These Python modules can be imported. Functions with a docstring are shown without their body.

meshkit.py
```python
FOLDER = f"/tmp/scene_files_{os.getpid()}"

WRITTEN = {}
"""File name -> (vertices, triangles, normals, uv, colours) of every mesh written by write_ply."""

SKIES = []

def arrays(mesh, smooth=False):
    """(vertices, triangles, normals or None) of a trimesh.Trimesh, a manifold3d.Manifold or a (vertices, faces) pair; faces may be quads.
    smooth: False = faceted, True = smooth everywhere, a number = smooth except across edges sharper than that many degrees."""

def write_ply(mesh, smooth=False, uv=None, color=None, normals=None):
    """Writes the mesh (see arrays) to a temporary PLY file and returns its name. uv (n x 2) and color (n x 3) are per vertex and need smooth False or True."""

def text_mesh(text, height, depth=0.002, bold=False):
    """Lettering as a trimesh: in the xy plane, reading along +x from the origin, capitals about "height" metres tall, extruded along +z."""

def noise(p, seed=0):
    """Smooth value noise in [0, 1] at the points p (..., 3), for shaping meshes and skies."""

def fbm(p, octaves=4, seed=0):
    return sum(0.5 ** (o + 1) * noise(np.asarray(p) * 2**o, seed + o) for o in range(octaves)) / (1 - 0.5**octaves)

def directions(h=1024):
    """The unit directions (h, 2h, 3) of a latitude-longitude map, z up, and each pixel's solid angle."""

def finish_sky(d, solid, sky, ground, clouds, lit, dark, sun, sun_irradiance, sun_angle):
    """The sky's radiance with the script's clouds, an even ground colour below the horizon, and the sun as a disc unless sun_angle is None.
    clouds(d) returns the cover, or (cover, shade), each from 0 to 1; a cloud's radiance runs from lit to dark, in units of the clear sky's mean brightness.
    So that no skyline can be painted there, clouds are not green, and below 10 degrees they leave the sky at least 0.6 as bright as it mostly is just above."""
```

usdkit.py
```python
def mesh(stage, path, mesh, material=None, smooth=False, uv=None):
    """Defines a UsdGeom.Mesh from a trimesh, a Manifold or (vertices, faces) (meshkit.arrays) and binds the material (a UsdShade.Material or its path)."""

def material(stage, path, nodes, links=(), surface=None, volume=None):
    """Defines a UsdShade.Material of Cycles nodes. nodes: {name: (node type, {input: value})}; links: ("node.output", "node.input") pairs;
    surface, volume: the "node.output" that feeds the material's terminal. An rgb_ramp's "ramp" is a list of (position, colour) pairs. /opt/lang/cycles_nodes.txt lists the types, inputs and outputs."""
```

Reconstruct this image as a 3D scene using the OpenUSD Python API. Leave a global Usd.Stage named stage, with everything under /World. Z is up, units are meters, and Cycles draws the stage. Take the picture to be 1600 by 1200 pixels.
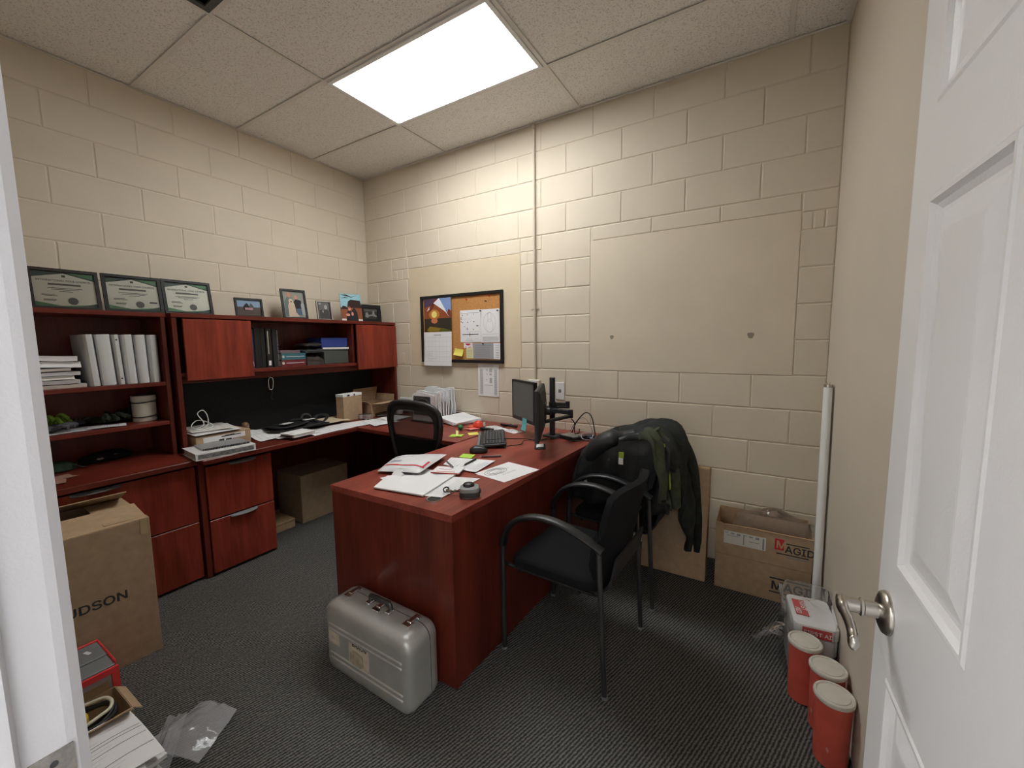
import math, random
import numpy as np, trimesh
import usdkit, meshkit
from pxr import Usd, UsdGeom, UsdLux, Gf, Sdf
from shapely.geometry import Polygon, box as sbox

stage = Usd.Stage.CreateInMemory()
UsdGeom.SetStageUpAxis(stage, UsdGeom.Tokens.z)
UsdGeom.SetStageMetersPerUnit(stage, 1.0)
UsdGeom.Xform.Define(stage, '/World')
UsdGeom.Scope.Define(stage, '/World/Looks')
rng = random.Random(7)
PI = math.pi

# ---------------------------------------------------------------- camera, lamps, exposure
CAM_POS = (3.4442, -2.8478, 1.4322)
YAW, PITCH, ROLL, FPX = -0.5482, -0.1033, -0.0116, 635.81
EXPOSURE = 1.54
PANEL_STRENGTH = 6.9      # the troffer over the desks
HALL_STRENGTH = 8.0       # the unseen hall lamp and the added fill lamps behind the camera
fw = np.array([math.sin(YAW) * math.cos(PITCH), math.cos(YAW) * math.cos(PITCH), math.sin(PITCH)])
r0 = np.array([math.cos(YAW), -math.sin(YAW), 0.0]); u0 = np.cross(r0, fw)
rt = math.cos(ROLL) * r0 + math.sin(ROLL) * u0
up = -math.sin(ROLL) * r0 + math.cos(ROLL) * u0
cam = UsdGeom.Camera.Define(stage, '/World/camera')
cam.AddTransformOp().Set(Gf.Matrix4d(*rt, 0, *up, 0, *(-fw), 0, *CAM_POS, 1))
cam.CreateHorizontalApertureAttr(36.0); cam.CreateVerticalApertureAttr(27.0)
cam.CreateFocalLengthAttr(36.0 * FPX / 1600.0)
cam.CreateClippingRangeAttr(Gf.Vec2f(0.02, 100.0))
cam.CreateExposureAttr(EXPOSURE)

# ---------------------------------------------------------------- materials
def lin(r, g, b):
    return tuple(((c / 255.0) / 12.92 if c / 255.0 <= 0.04045 else ((c / 255.0 + 0.055) / 1.055) ** 2.4) for c in (r, g, b))
MATS = {}
def mat(name, col, rough=0.5, metal=0.0, noise=None, bump=None, spec=0.5, **kw):
    """col: linear base colour. noise=(scale, amount): mottling; bump=(scale, distance)"""
    if name in MATS: return MATS[name]
    n = {'p': ('principled_bsdf', dict(base_color=col, roughness=rough, metallic=metal, specular_ior_level=spec, **kw))}
    l = []
    if noise or bump: n['tc'] = ('texture_coordinate', {})
    if noise:
        s, a = noise[:2]
        n['n'] = ('noise_texture', {'scale': s, 'detail': 4.0, 'roughness': 0.6})
        n['r'] = ('rgb_ramp', {'ramp': [(0.3, tuple(max(0, c * (1 - a)) for c in col)), (0.7, tuple(min(1, c * (1 + a)) for c in col))]})
        l += [('tc.object', 'n.vector'), ('n.fac', 'r.fac'), ('r.color', 'p.base_color')]
    if bump:
        n['bn'] = ('noise_texture', {'scale': bump[0], 'detail': 3.0})
        n['b'] = ('bump', {'strength': 1.0, 'distance': bump[1]})
        l += [('tc.object', 'bn.vector'), ('bn.fac', 'b.height'), ('b.normal', 'p.normal')]
    MATS[name] = usdkit.material(stage, '/World/Looks/' + name, n, l, surface='p.BSDF')
    return MATS[name]

def wood(name, dark, light, axis, rough=0.32, fig=1.0):
    sc = {'x': (1.2, 14, 14), 'y': (14, 1.2, 14), 'z': (14, 14, 1.2)}[axis]
    s2 = {'x': (.8, 4.5, 4.5), 'y': (4.5, .8, 4.5), 'z': (4.5, 4.5, .8)}[axis]
    n = {'g': ('geometry', {}), 'm': ('mapping', {'scale': sc}), 'm2': ('mapping', {'scale': s2}),
         'n': ('noise_texture', {'scale': 4.0, 'detail': 6.0, 'roughness': 0.65, 'distortion': 0.4}),
         'n2': ('noise_texture', {'scale': 1.7, 'detail': 2.0}),
         'mx': ('math', {'math_type': 'multiply_add', 'value2': 0.40}), 'ml': ('math', {'math_type': 'multiply', 'value2': 0.60}),
         'r': ('rgb_ramp', {'ramp': [(0.34, dark), (0.66, light)]}),
         'b': ('bump', {'strength': 0.25, 'distance': 0.0006}),
         'p': ('principled_bsdf', {'roughness': rough, 'specular_ior_level': 0.32})}
    l = [('g.position', 'm.vector'), ('g.position', 'm2.vector'), ('m.vector', 'n.vector'), ('m2.vector', 'n2.vector'), ('n2.fac', 'ml.value1'),
         ('n.fac', 'mx.value1'), ('ml.value', 'mx.value3'), ('mx.value', 'r.fac'), ('r.color', 'p.base_color'), ('n.fac', 'b.height'), ('b.normal', 'p.normal')]
    MATS[name] = usdkit.material(stage, '/World/Looks/' + name, n, l, surface='p.BSDF')
    return MATS[name]

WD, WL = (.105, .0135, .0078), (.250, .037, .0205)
LIT_D, LIT_L = (.160, .0290, .0190), (.350, .077, .052)  # desk-top tones lightened to carry the gloss and lamp light on them
M_woodx_lit = wood('cherry_laminate_lit_across', LIT_D, LIT_L, 'x'); M_woody_lit = wood('cherry_laminate_lit_along', LIT_D, LIT_L, 'y'); M_woodys_shade = wood('cherry_laminate_shaded_shelf', (.080, .0120, .0072), (.190, .031, .0185), 'y'); M_woodz_shade = wood('cherry_laminate_shaded_upright', (.070, .0110, .0068), (.170, .029, .017), 'z')  # one laminate: gloss light painted into desk tops, shade into shelves and uprights
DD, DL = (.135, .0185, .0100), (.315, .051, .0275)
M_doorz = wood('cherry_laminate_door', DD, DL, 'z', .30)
M_wall = mat('painted_block', (.645, .570, .450), .62, noise=(2.5, .035), bump=(220, .0006), spec=.35)
M_mortar = mat('painted_mortar', (.625, .552, .432), .7, bump=(150, .0008), spec=.3)
M_infill = mat('painted_plaster', (.655, .575, .447), .6, noise=(1.8, .05), bump=(120, .0003), spec=.35)
M_infill2 = mat('painted_plaster_tan', (.655, .552, .392), .6, noise=(2.2, .05), bump=(120, .0003), spec=.35)
M_drywall = mat('painted_drywall', (.63, .555, .455), .6, noise=(1.5, .03), bump=(260, .0004), spec=.35)
M_gridw = mat('ceiling_grid_white', (.74, .71, .67), .5)
M_trimw = mat('white_semigloss', (.74, .74, .77), .38, bump=(300, .00025))
M_doorw = mat('white_door_paint', (.84, .84, .85), .36, bump=(260, .0003))
M_steel = mat('brushed_nickel', (.56, .53, .49), .27, 1.0, bump=(400, .0001))
M_chrome = mat('polished_steel', (.66, .66, .66), .18, 1.0)
M_dsteel = mat('dark_grey_steel', (.10, .10, .105), .35, .8)
M_black = mat('black_plastic', (.012, .012, .013), .42)
M_blackm = mat('black_matt_plastic', (.016, .016, .017), .7)
M_blackf = mat('black_fabric', (.010, .010, .011), .95, noise=(300, .5), bump=(500, .0006), spec=.2)
M_tack = mat('black_tackboard_fabric', (.030, .032, .034), .95, noise=(250, .4), bump=(400, .0008), spec=.2)
M_white = mat('white_plastic', (.72, .72, .70), .4)
M_paper = mat('white_paper', (.80, .80, .80), .75, spec=.2)
M_paperw = mat('warm_white_paper', (.78, .76, .70), .75, spec=.2)
M_paperg = mat('grey_white_paper', (.66, .66, .67), .75, spec=.2)
M_ink = mat('black_ink', (.03, .03, .035), .7)
M_grey = mat('grey_ink', (.28, .28, .30), .7)
M_lgrey = mat('pale_grey_ink', (.48, .48, .50), .7)
M_card = mat('corrugated_card', (.42, .295, .185), .8, noise=(30, .10), bump=(160, .0003), spec=.2)
M_card2 = mat('brown_corrugated_card', (.37, .265, .170), .8, noise=(25, .12), bump=(160, .0003), spec=.2)
M_cardl = mat('pale_corrugated_card', (.50, .345, .20), .8, noise=(30, .08), spec=.2)
M_cardd = mat('dark_corrugated_card', (.20, .125, .065), .85, noise=(30, .1), spec=.2)
M_red = mat('red_plastic', (.52, .085, .058), .45, noise=(14, .12))
M_redink = mat('red_ink', (.55, .02, .025), .6)
M_pinkred = mat('bright_red_card', (.68, .045, .05), .45)
M_greyp = mat('grey_plastic', (.17, .175, .18), .45)
M_alu = mat('brushed_aluminium_shell', (.47, .47, .44), .40, .45, noise=(6, .12), bump=(90, .0002))
M_cable = mat('black_cable_rubber', (.012, .012, .012), .5)
M_wcable = mat('white_cable_rubber', (.70, .70, .68), .45)
M_lime = mat('lime_green_note', (.45, .72, .08), .7)
M_yel = mat('yellow_note', (.80, .72, .14), .7)
M_pink = mat('pink_note', (.80, .22, .24), .7)
M_teal = mat('turquoise_note', (.14, .52, .56), .7)

def clear(name, tint=(1, 1, 1), rough=.06, mixf=.25):
    n = {'t': ('transparent_bsdf', {'color': tint}), 'g': ('glossy_bsdf', {'color': (.9, .9, .9), 'roughness': rough}),
         'd': ('diffuse_bsdf', {'color': (.7, .7, .72)}), 'lw': ('layer_weight', {'blend': .22}),
         'm0': ('mix_closure', {'fac': mixf}), 'm': ('mix_closure', {}),
         'tc': ('texture_coordinate', {}), 'nn': ('noise_texture', {'scale': 15.0, 'detail': 2.0}), 'b': ('bump', {'strength': .7, 'distance': .004})}
    l = [('t.BSDF', 'm0.closure1'), ('d.BSDF', 'm0.closure2'), ('m0.closure', 'm.closure1'), ('g.BSDF', 'm.closure2'), ('lw.fresnel', 'm.fac'),
         ('tc.object', 'nn.vector'), ('nn.fac', 'b.height'), ('b.normal', 'g.normal'), ('b.normal', 'lw.normal')]
    MATS[name] = usdkit.material(stage, '/World/Looks/' + name, n, l, surface='m.closure')
    return MATS[name]
M_clear = clear('clear_plastic_film', mixf=.07)
M_clear2 = clear('milky_plastic_film', mixf=.22, rough=.12)
M_mesh = clear('black_mesh_fabric', (.24, .24, .24), .6, .03)

def glass():
    n = {'t': ('transparent_bsdf', {'color': (1, 1, 1)}), 'g': ('glossy_bsdf', {'roughness': .10, 'color': (.55, .55, .55)}), 'f': ('fresnel', {'IOR': 1.45}), 'm': ('mix_closure', {})}
    return usdkit.material(stage, '/World/Looks/picture_glass', n, [('t.BSDF', 'm.closure1'), ('g.BSDF', 'm.closure2'), ('f.fac', 'm.fac')], surface='m.closure')
M_glass = glass()

def lamp(name, col, strength):
    return usdkit.material(stage, '/World/Looks/' + name, {'e': ('emission', {'color': col, 'strength': strength})}, [], surface='e.emission')
M_lens = lamp('lit_prismatic_lens', (.965, .98, .985), PANEL_STRENGTH)
M_hall_lens = lamp('lit_hall_lens', (.95, .96, 1.0), HALL_STRENGTH)

def carpet():
    n = {'g': ('geometry', {}), 'm': ('mapping', {'rotation': (0, 0, .30), 'scale': (1, 1, 1)}),
         'w': ('wave_texture', {'scale': 26.0, 'distortion': 2.2, 'detail': 3.0, 'detail_scale': 3.0}),
         'm2': ('mapping', {'rotation': (0, 0, .30), 'scale': (60, 190, 60)}),
         'n': ('noise_texture', {'scale': 1.0, 'detail': 3.0, 'roughness': .7}),
         'n2': ('noise_texture', {'scale': 260.0, 'detail': 2.0}), 'n3': ('noise_texture', {'scale': 1.6, 'detail': 2.0}),
         'r': ('rgb_ramp', {'ramp': [(0.32, (.028, .029, .028)), (0.5, (.084, .083, .079)), (0.70, (.180, .174, .160))]}),
         'sp': ('rgb_ramp', {'ramp': [(0.60, (0, 0, 0)), (0.72, (.07, .045, .035))]}),
         'mx': ('mix', {'mix_type': 'add', 'fac': 1.0}),
         'a': ('math', {'math_type': 'multiply_add', 'value2': .35}), 'a2': ('math', {'math_type': 'multiply', 'value2': .65}),
         'b': ('bump', {'strength': .9, 'distance': .004}),
         'p': ('principled_bsdf', {'roughness': .95, 'specular_ior_level': .1})}
    l = [('g.position', 'm.vector'), ('m.vector', 'w.vector'), ('g.position', 'm2.vector'), ('m2.vector', 'n.vector'), ('g.position', 'n2.vector'),
         ('n.fac', 'a2.value1'), ('w.fac', 'a.value1'), ('a2.value', 'a.value3'), ('a.value', 'r.fac'), ('n2.fac', 'sp.fac'),
         ('r.color', 'mx.color1'), ('sp.color', 'mx.color2'), ('mx.color', 'p.base_color'), ('a.value', 'b.height'), ('b.normal', 'p.normal')]
    return usdkit.material(stage, '/World/Looks/ribbed_carpet', n, l, surface='p.BSDF')
M_carpet = carpet()

def speckled_tile():
    n = {'g': ('geometry', {}), 'n': ('noise_texture', {'scale': 120.0, 'detail': 3.0, 'roughness': .7}), 'n2': ('noise_texture', {'scale': 1.2, 'detail': 2.0}),
         'r': ('rgb_ramp', {'ramp': [(0.34, (.52, .50, .47)), (0.47, (.84, .82, .795)), (1.0, (.90, .88, .855))]}),
         'b': ('bump', {'strength': .5, 'distance': .0015}), 'p': ('principled_bsdf', {'roughness': .9, 'specular_ior_level': .1})}
    l = [('g.position', 'n.vector'), ('n.fac', 'r.fac'), ('r.color', 'p.base_color'), ('n.fac', 'b.height'), ('b.normal', 'p.normal')]
    return usdkit.material(stage, '/World/Looks/fissured_ceiling_tile', n, l, surface='p.BSDF')
M_tile = speckled_tile()

def cork():
    return mat('cork', (.52, .25, .085), .85, noise=(160, .22), bump=(200, .0006), spec=.2)

# ---------------------------------------------------------------- object helpers
USED = {}
def numbered(path):
    k = USED.get(path, -1) + 1
    USED[path] = k
    return path if k == 0 else '%s_%03d' % (path, k)

ORG = {}
def tag(prim, label=None, cat=None, group=None, kind=None):
    for k, v in (('label', label), ('category', cat), ('group', group), ('kind', kind)):
        if v: prim.SetCustomDataByKey(k, v)
    return prim

def thing(name, label, cat, loc=(0, 0, 0), rz=0.0, group=None, kind=None):
    p = numbered('/World/' + name)
    x = UsdGeom.Xform.Define(stage, p)
    x.AddTranslateOp().Set(Gf.Vec3d(*map(float, loc)))
    if rz: x.AddRotateZOp().Set(math.degrees(rz))
    tag(x.GetPrim(), label, cat, group, kind)
    ORG[p] = (np.array(loc, float), rz)
    return p

def put(path, m, material, smooth=False, label=None):
    path = numbered(path)
    g = usdkit.mesh(stage, path, m, material, smooth)
    if label: tag(g.GetPrim(), label)
    ORG[path] = None
    return path

def part(parent, name, m, material, smooth=False, label=None, world=False):
    """m in the thing's own frame, or in room coordinates with world=True (then brought into the frame of the thing)"""
    if world:
        root = '/'.join(parent.split('/')[:3])
        loc, rz = ORG[root]
        m = m.copy(); m.apply_translation(-loc)
        if rz: m.apply_transform(trimesh.transformations.rotation_matrix(-rz, (0, 0, 1)))
    return put(parent + '/' + name, m, material, smooth, label)

def single(name, m, material, label, cat, group=None, kind=None, smooth=False):
    path = put('/World/' + name, m, material, smooth)
    tag(stage.GetPrimAtPath(path), label, cat, group, kind)
    return path

def struct(name, m=None, material=None, label=None, cat=None):
    if m is None:
        p = '/World/' + name; x = UsdGeom.Xform.Define(stage, p).GetPrim(); ORG[p] = (np.zeros(3), 0.0)
    else:
        p = put('/World/' + name, m, material); x = stage.GetPrimAtPath(p)
    tag(x, label, cat, None, 'structure')
    return p

def dup(src, loc, rz=0.0, label=None, group=None):
    name = src.rsplit('/', 1)[1]
    was = stage.GetPrimAtPath(src).GetCustomData()
    p = numbered('/World/' + name)
    x = UsdGeom.Xform.Define(stage, p)
    x.GetPrim().GetReferences().AddInternalReference(src)
    x.ClearXformOpOrder()
    x.GetPrim().SetInstanceable(True)
    ops = [x.AddTranslateOp()] ; ops[0].Set(Gf.Vec3d(*map(float, loc)))
    if rz or x.GetPrim().HasAttribute('xformOp:rotateZ'):
        o = x.AddRotateZOp(); o.Set(math.degrees(rz))
    tag(x.GetPrim(), label or was.get('label'), was.get('category'), group or was.get('group'))
    return p

# ---------------------------------------------------------------- shape helpers
RM = trimesh.transformations.rotation_matrix
def cat_(*ms):
    return trimesh.util.concatenate([m for m in ms if m is not None])
def rot(m, ang, axis=(0, 0, 1), at=None):
    m = m.copy(); m.apply_transform(RM(ang, axis, at)); return m
def mv(m, *d):
    m = m.copy(); m.apply_translation(d); return m
def rb(x0, x1, y0, y1, z0, z1, b=0.003):
    """box between two corners with chamfered edges"""
    b = min(b, .45 * abs(x1 - x0), .45 * abs(y1 - y0), .45 * abs(z1 - z0))
    if b <= 0:
        m = trimesh.creation.box((x1 - x0, y1 - y0, z1 - z0)); m.apply_translation(((x0 + x1) / 2, (y0 + y1) / 2, (z0 + z1) / 2)); return m
    pts = []
    for sx in (0, 1):
        for sy in (0, 1):
            for sz in (0, 1):
                X, Y, Z = (x0, x1)[sx], (y0, y1)[sy], (z0, z1)[sz]
                dx, dy, dz = (b, -b)[sx], (b, -b)[sy], (b, -b)[sz]
                pts += [(X, Y + dy, Z + dz), (X + dx, Y, Z + dz), (X + dx, Y + dy, Z)]
    return trimesh.convex.convex_hull(np.array(pts))
def cb(c, s, b=0.003, rz=0.0):
    m = rb(-s[0] / 2, s[0] / 2, -s[1] / 2, s[1] / 2, -s[2] / 2, s[2] / 2, b)
    if rz: m = rot(m, rz)
    return mv(m, *c)
def ext(poly, z0, z1):
    """shapely polygon or list of points in xy, extruded from z0 to z1"""
    if not isinstance(poly, Polygon): poly = Polygon(poly)
    m = trimesh.creation.extrude_polygon(poly, z1 - z0, engine='earcut'); m.apply_translation((0, 0, z0)); return m
def yz(m, x=0.0):
    """xy shape -> standing: its x goes along y, its y goes up, its z goes along x"""
    m = m.copy(); m.apply_transform(np.array([[0, 0, 1, x], [1, 0, 0, 0], [0, 1, 0, 0], [0, 0, 0, 1.0]])); return m
def xz(m, y=0.0):
    """xy shape -> standing: x stays, y goes up, z goes towards -y"""
    m = m.copy(); m.apply_transform(np.array([[1, 0, 0, 0], [0, 0, -1, y], [0, 1, 0, 0], [0, 0, 0, 1.0]])); return m
def cyl(p, q, r, n=16, r2=None):
    p, q = np.array(p, float), np.array(q, float); d = q - p; L = np.linalg.norm(d)
    r2 = r if r2 is None else r2
    a = np.linspace(0, 2 * PI, n, endpoint=False)
    v = np.vstack([np.c_[r * np.cos(a), r * np.sin(a), 0 * a], np.c_[r2 * np.cos(a), r2 * np.sin(a), 0 * a + L], [[0, 0, 0]], [[0, 0, L]]])
    i = np.arange(n); j = (i + 1) % n
    f = np.vstack([np.c_[i, j, j + n], np.c_[i, j + n, i + n], np.c_[j, i, 0 * i + 2 * n], np.c_[i + n, j + n, 0 * i + 2 * n + 1]])
    m = trimesh.Trimesh(v, f, process=False)
    m.apply_transform(trimesh.geometry.align_vectors((0, 0, 1), d / L)); m.apply_translation(p)
    return m
def lathe(prof, n=32, c=(0, 0, 0)):
    """profile of (r, z) from bottom to top"""
    prof = np.array(prof, float); k = len(prof); a = np.linspace(0, 2 * PI, n, endpoint=False)
    v = np.array([(r * math.cos(t), r * math.sin(t), z) for t in a for r, z in prof])
    f = []
    for i in range(n):
        j = (i + 1) % n
        for s in range(k - 1):
            p, q, r_, w = i * k + s, j * k + s, j * k + s + 1, i * k + s + 1
            f += [(p, q, r_), (p, r_, w)]
    m = trimesh.Trimesh(v, f, process=True); m.update_faces(m.nondegenerate_faces()); m.apply_translation(c); return m
def spline(pts, n=8):
    pts = np.array(pts, float)
    if len(pts) < 3: return pts
    P = np.vstack([2 * pts[0] - pts[1], pts, 2 * pts[-1] - pts[-2]]); out = []
    for i in range(1, len(P) - 2):
        for t in np.linspace(0, 1, n, endpoint=False):
            a, b, c, d = P[i - 1], P[i], P[i + 1], P[i + 2]
            out.append(.5 * ((2 * b) + (c - a) * t + (2 * a - 5 * b + 4 * c - d) * t * t + (3 * b - a - 3 * c + d) * t ** 3))
    return np.vstack([out, pts[-1]])
def tube(pts, r, n=8, k=6, flat=None, smooth=True, closed=False):
    """a round (or, with flat=(rx, rz) elliptic) tube along a path"""
    P = spline(pts, k) if smooth else np.array(pts, float)
    T = np.gradient(P, axis=0); T /= np.maximum(np.linalg.norm(T, axis=1, keepdims=True), 1e-9)
    N = np.cross(T[0], (0, 0, 1.0)); N = N if np.linalg.norm(N) > .1 else np.cross(T[0], (0, 1.0, 0)); N /= np.linalg.norm(N)
    a = np.linspace(0, 2 * PI, n, endpoint=False); rings = []
    rr = np.broadcast_to(r, len(P))
    for i in range(len(P)):
        N = N - T[i] * (N @ T[i]); N /= np.linalg.norm(N); B = np.cross(T[i], N)
        fx, fz = flat if flat else (1, 1)
        rings.append(P[i] + rr[i] * (np.outer(np.cos(a) * fx, N) + np.outer(np.sin(a) * fz, B)))
    v = np.vstack(rings + [P[:1], P[-1:]]); f = []; m = len(P)
    for s in range(m - 1):
        for i in range(n):
            j = (i + 1) % n; p, q, r_, w = s * n + i, s * n + j, (s + 1) * n + j, (s + 1) * n + i
            f += [(p, q, r_), (p, r_, w)]
    for i in range(n):
        j = (i + 1) % n; f += [(j, i, m * n), ((m - 1) * n + i, (m - 1) * n + j, m * n + 1)]
    M = trimesh.Trimesh(v, f, process=False); return M
def loft(rings):
    """closed rings of equal length, joined and capped at both ends"""
    n = len(rings[0]); v = np.vstack(rings + [[np.mean(rings[0], 0)], [np.mean(rings[-1], 0)]]); f = []; m = len(rings)
    for s in range(m - 1):
        for i in range(n):
            j = (i + 1) % n; p, q, r_, w = s * n + i, s * n + j, (s + 1) * n + j, (s + 1) * n + i
            f += [(p, q, r_), (p, r_, w)]
    for i in range(n):
        j = (i + 1) % n; f += [(j, i, m * n), ((m - 1) * n + i, (m - 1) * n + j, m * n + 1)]
    M = trimesh.Trimesh(v, f, process=False); M.fix_normals(); return M
def grid(fn, nu, nv, thick=0.0):
    """surface fn(u, v) -> point; with thickness it becomes a closed sheet"""
    U, V = np.meshgrid(np.linspace(0, 1, nu), np.linspace(0, 1, nv), indexing='ij')
    P = np.array([fn(a, b) for a, b in zip(U.ravel(), V.ravel())], float)
    f = []
    for i in range(nu - 1):
        for j in range(nv - 1):
            p = i * nv + j; f += [(p, p + nv, p + nv + 1), (p, p + nv + 1, p + 1)]
    m = trimesh.Trimesh(P, f, process=False)
    if thick:
        N = m.vertex_normals; k = len(P)
        v = np.vstack([P + N * thick / 2, P - N * thick / 2]); f = np.array(f); F = [f, f[:, ::-1] + k]
        b = [i * nv for i in range(nu)] + [(nu - 1) * nv + j for j in range(1, nv)] + [i * nv + nv - 1 for i in range(nu - 2, -1, -1)] + [j for j in range(nv - 2, 0, -1)]
        e = [(b[i], b[(i + 1) % len(b)]) for i in range(len(b))]
        F.append(np.array([(p, q + k, q) for p, q in e] + [(p, p + k, q + k) for p, q in e]))
        m = trimesh.Trimesh(v, np.vstack(F), process=False)
        m.fix_normals()
    return m
def rrect(w, h, r, n=5):
    pts = []
    for cx, cy, a0 in ((w / 2 - r, h / 2 - r, 0), (-w / 2 + r, h / 2 - r, PI / 2), (-w / 2 + r, -h / 2 + r, PI), (w / 2 - r, -h / 2 + r, 1.5 * PI)):
        pts += [(cx + r * math.cos(a0 + t), cy + r * math.sin(a0 + t)) for t in np.linspace(0, PI / 2, n)]
    return np.array(pts)
def rbox(w, d, h, r, b=.008, n=5):
    """box with round upright edges and softened top and bottom, base at z = 0"""
    def ring(i, z): return np.c_[rrect(w - 2 * i, d - 2 * i, max(r - i, .001), n), np.full(4 * n, z)]
    return loft([ring(b, 0), ring(b * .3, b * .3), ring(0, b), ring(0, h - b), ring(b * .3, h - b * .3), ring(b, h)])
def text(s, height, depth=.0006, bold=False):
    return meshkit.text_mesh(s, height, depth, bold)
def words(poly_lines):
    return cat_(*poly_lines)

# ---------------------------------------------------------------- the room
W, H, YF = 3.768, 3.042, -2.745          # width, ceiling height, the inner face of the front wall
struct('floor', rb(-.1, W + .1, -2.905, .1, -.1, 0, 0), M_carpet, 'dark grey ribbed carpet floor')

def block_mesh(u0, u1, z0, z1, back, front, c=.0050):
    """a block's face: its joint sides slope down to the mortar"""
    o = [(u0, z0), (u1, z0), (u1, z1), (u0, z1)]
    i = [(u0 + c, z0 + c), (u1 - c, z0 + c), (u1 - c, z1 - c), (u0 + c, z1 - c)]
    k = [(u0 + c * .35, z0 + c * .35), (u1 - c * .35, z0 + c * .35), (u1 - c * .35, z1 - c * .35), (u0 + c * .35, z1 - c * .35)]
    return [np.array([(u, z, d) for u, z in ring]) for ring, d in ((o, back), (k, front + (back - front) * .35), (i, front))]
def as_back(rings): return loft([np.c_[r[:, 0], r[:, 2], r[:, 1]] for r in rings])
def as_left(rings): return loft([np.c_[-r[:, 2], r[:, 0], r[:, 1]] for r in rings])

C, B, J = .2032, .4064, .0028
wb = struct('wall_back')
part(wb, 'wall_core', rb(-.1, W + .1, .0036, .1, 0, 3.3, 0), M_mortar)
INF = [(.575, 1.795, 1.2192, 2.122), (2.376, 3.605, 1.2192, 2.138)]
for j in range(15):
    z0, z1 = j * C, min((j + 1) * C, H + .02)
    ph = 2.5912 if j % 2 else 2.7944
    xs = sorted({0.0, W} | {ph + n * B for n in range(-8, 5) if .01 < ph + n * B < W - .01})
    for a, b in zip(xs[:-1], xs[1:]):
        pieces = [(a, b, z0, z1)]
        for (i0, i1, k0, k1) in INF:
            nxt = []
            for (p, q, r, s) in pieces:
                if q <= i0 + .002 or p >= i1 - .002 or s <= k0 + .002 or r >= k1 - .002: nxt.append((p, q, r, s)); continue
                if p < i0: nxt.append((p, i0, r, s))
                if q > i1: nxt.append((i1, q, r, s))
                if s > k1 + .01: nxt.append((max(p, i0), min(q, i1), k1, s))
            pieces = nxt
        for (p, q, r, s) in pieces:
            if q - p < .02: continue
            # the bond blocks beside the filled-in openings are cut into thin ribs
            if j == 10 and any(abs(q - i0) < .004 or abs(p - i1) < .004 for i0, i1, _, _ in INF) and q - p < .25:
                k1 = 2.13
                part(wb, 'block', as_back(block_mesh(p + J, q - J, k1, s - J, .0035, rng.uniform(-.0005, .0005))), M_wall)
                for t in range(3):
                    w3 = (q - p) / 3
                    part(wb, 'block', as_back(block_mesh(p + J + t * w3, p + (t + 1) * w3 - J, r + J, k1 - J, .0035, rng.uniform(.0003, .0012))), M_wall)
                continue
            part(wb, 'block', as_back(block_mesh(p + J, q - J, r + J, s - J, .0035, rng.uniform(-.0006, .0005))), M_wall)
part(wb, 'infill_panel', as_back(block_mesh(INF[0][0], INF[0][1], INF[0][2], INF[0][3], .0035, -.0012, .002)), M_infill2, label='smooth tan plaster panel filling the old opening behind the corkboard')
part(wb, 'infill_panel', as_back(block_mesh(INF[1][0], INF[1][1], INF[1][2], INF[1][3], .0035, -.0014, .002)), M_infill, label='large smooth beige plaster panel filling the old opening')
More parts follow.
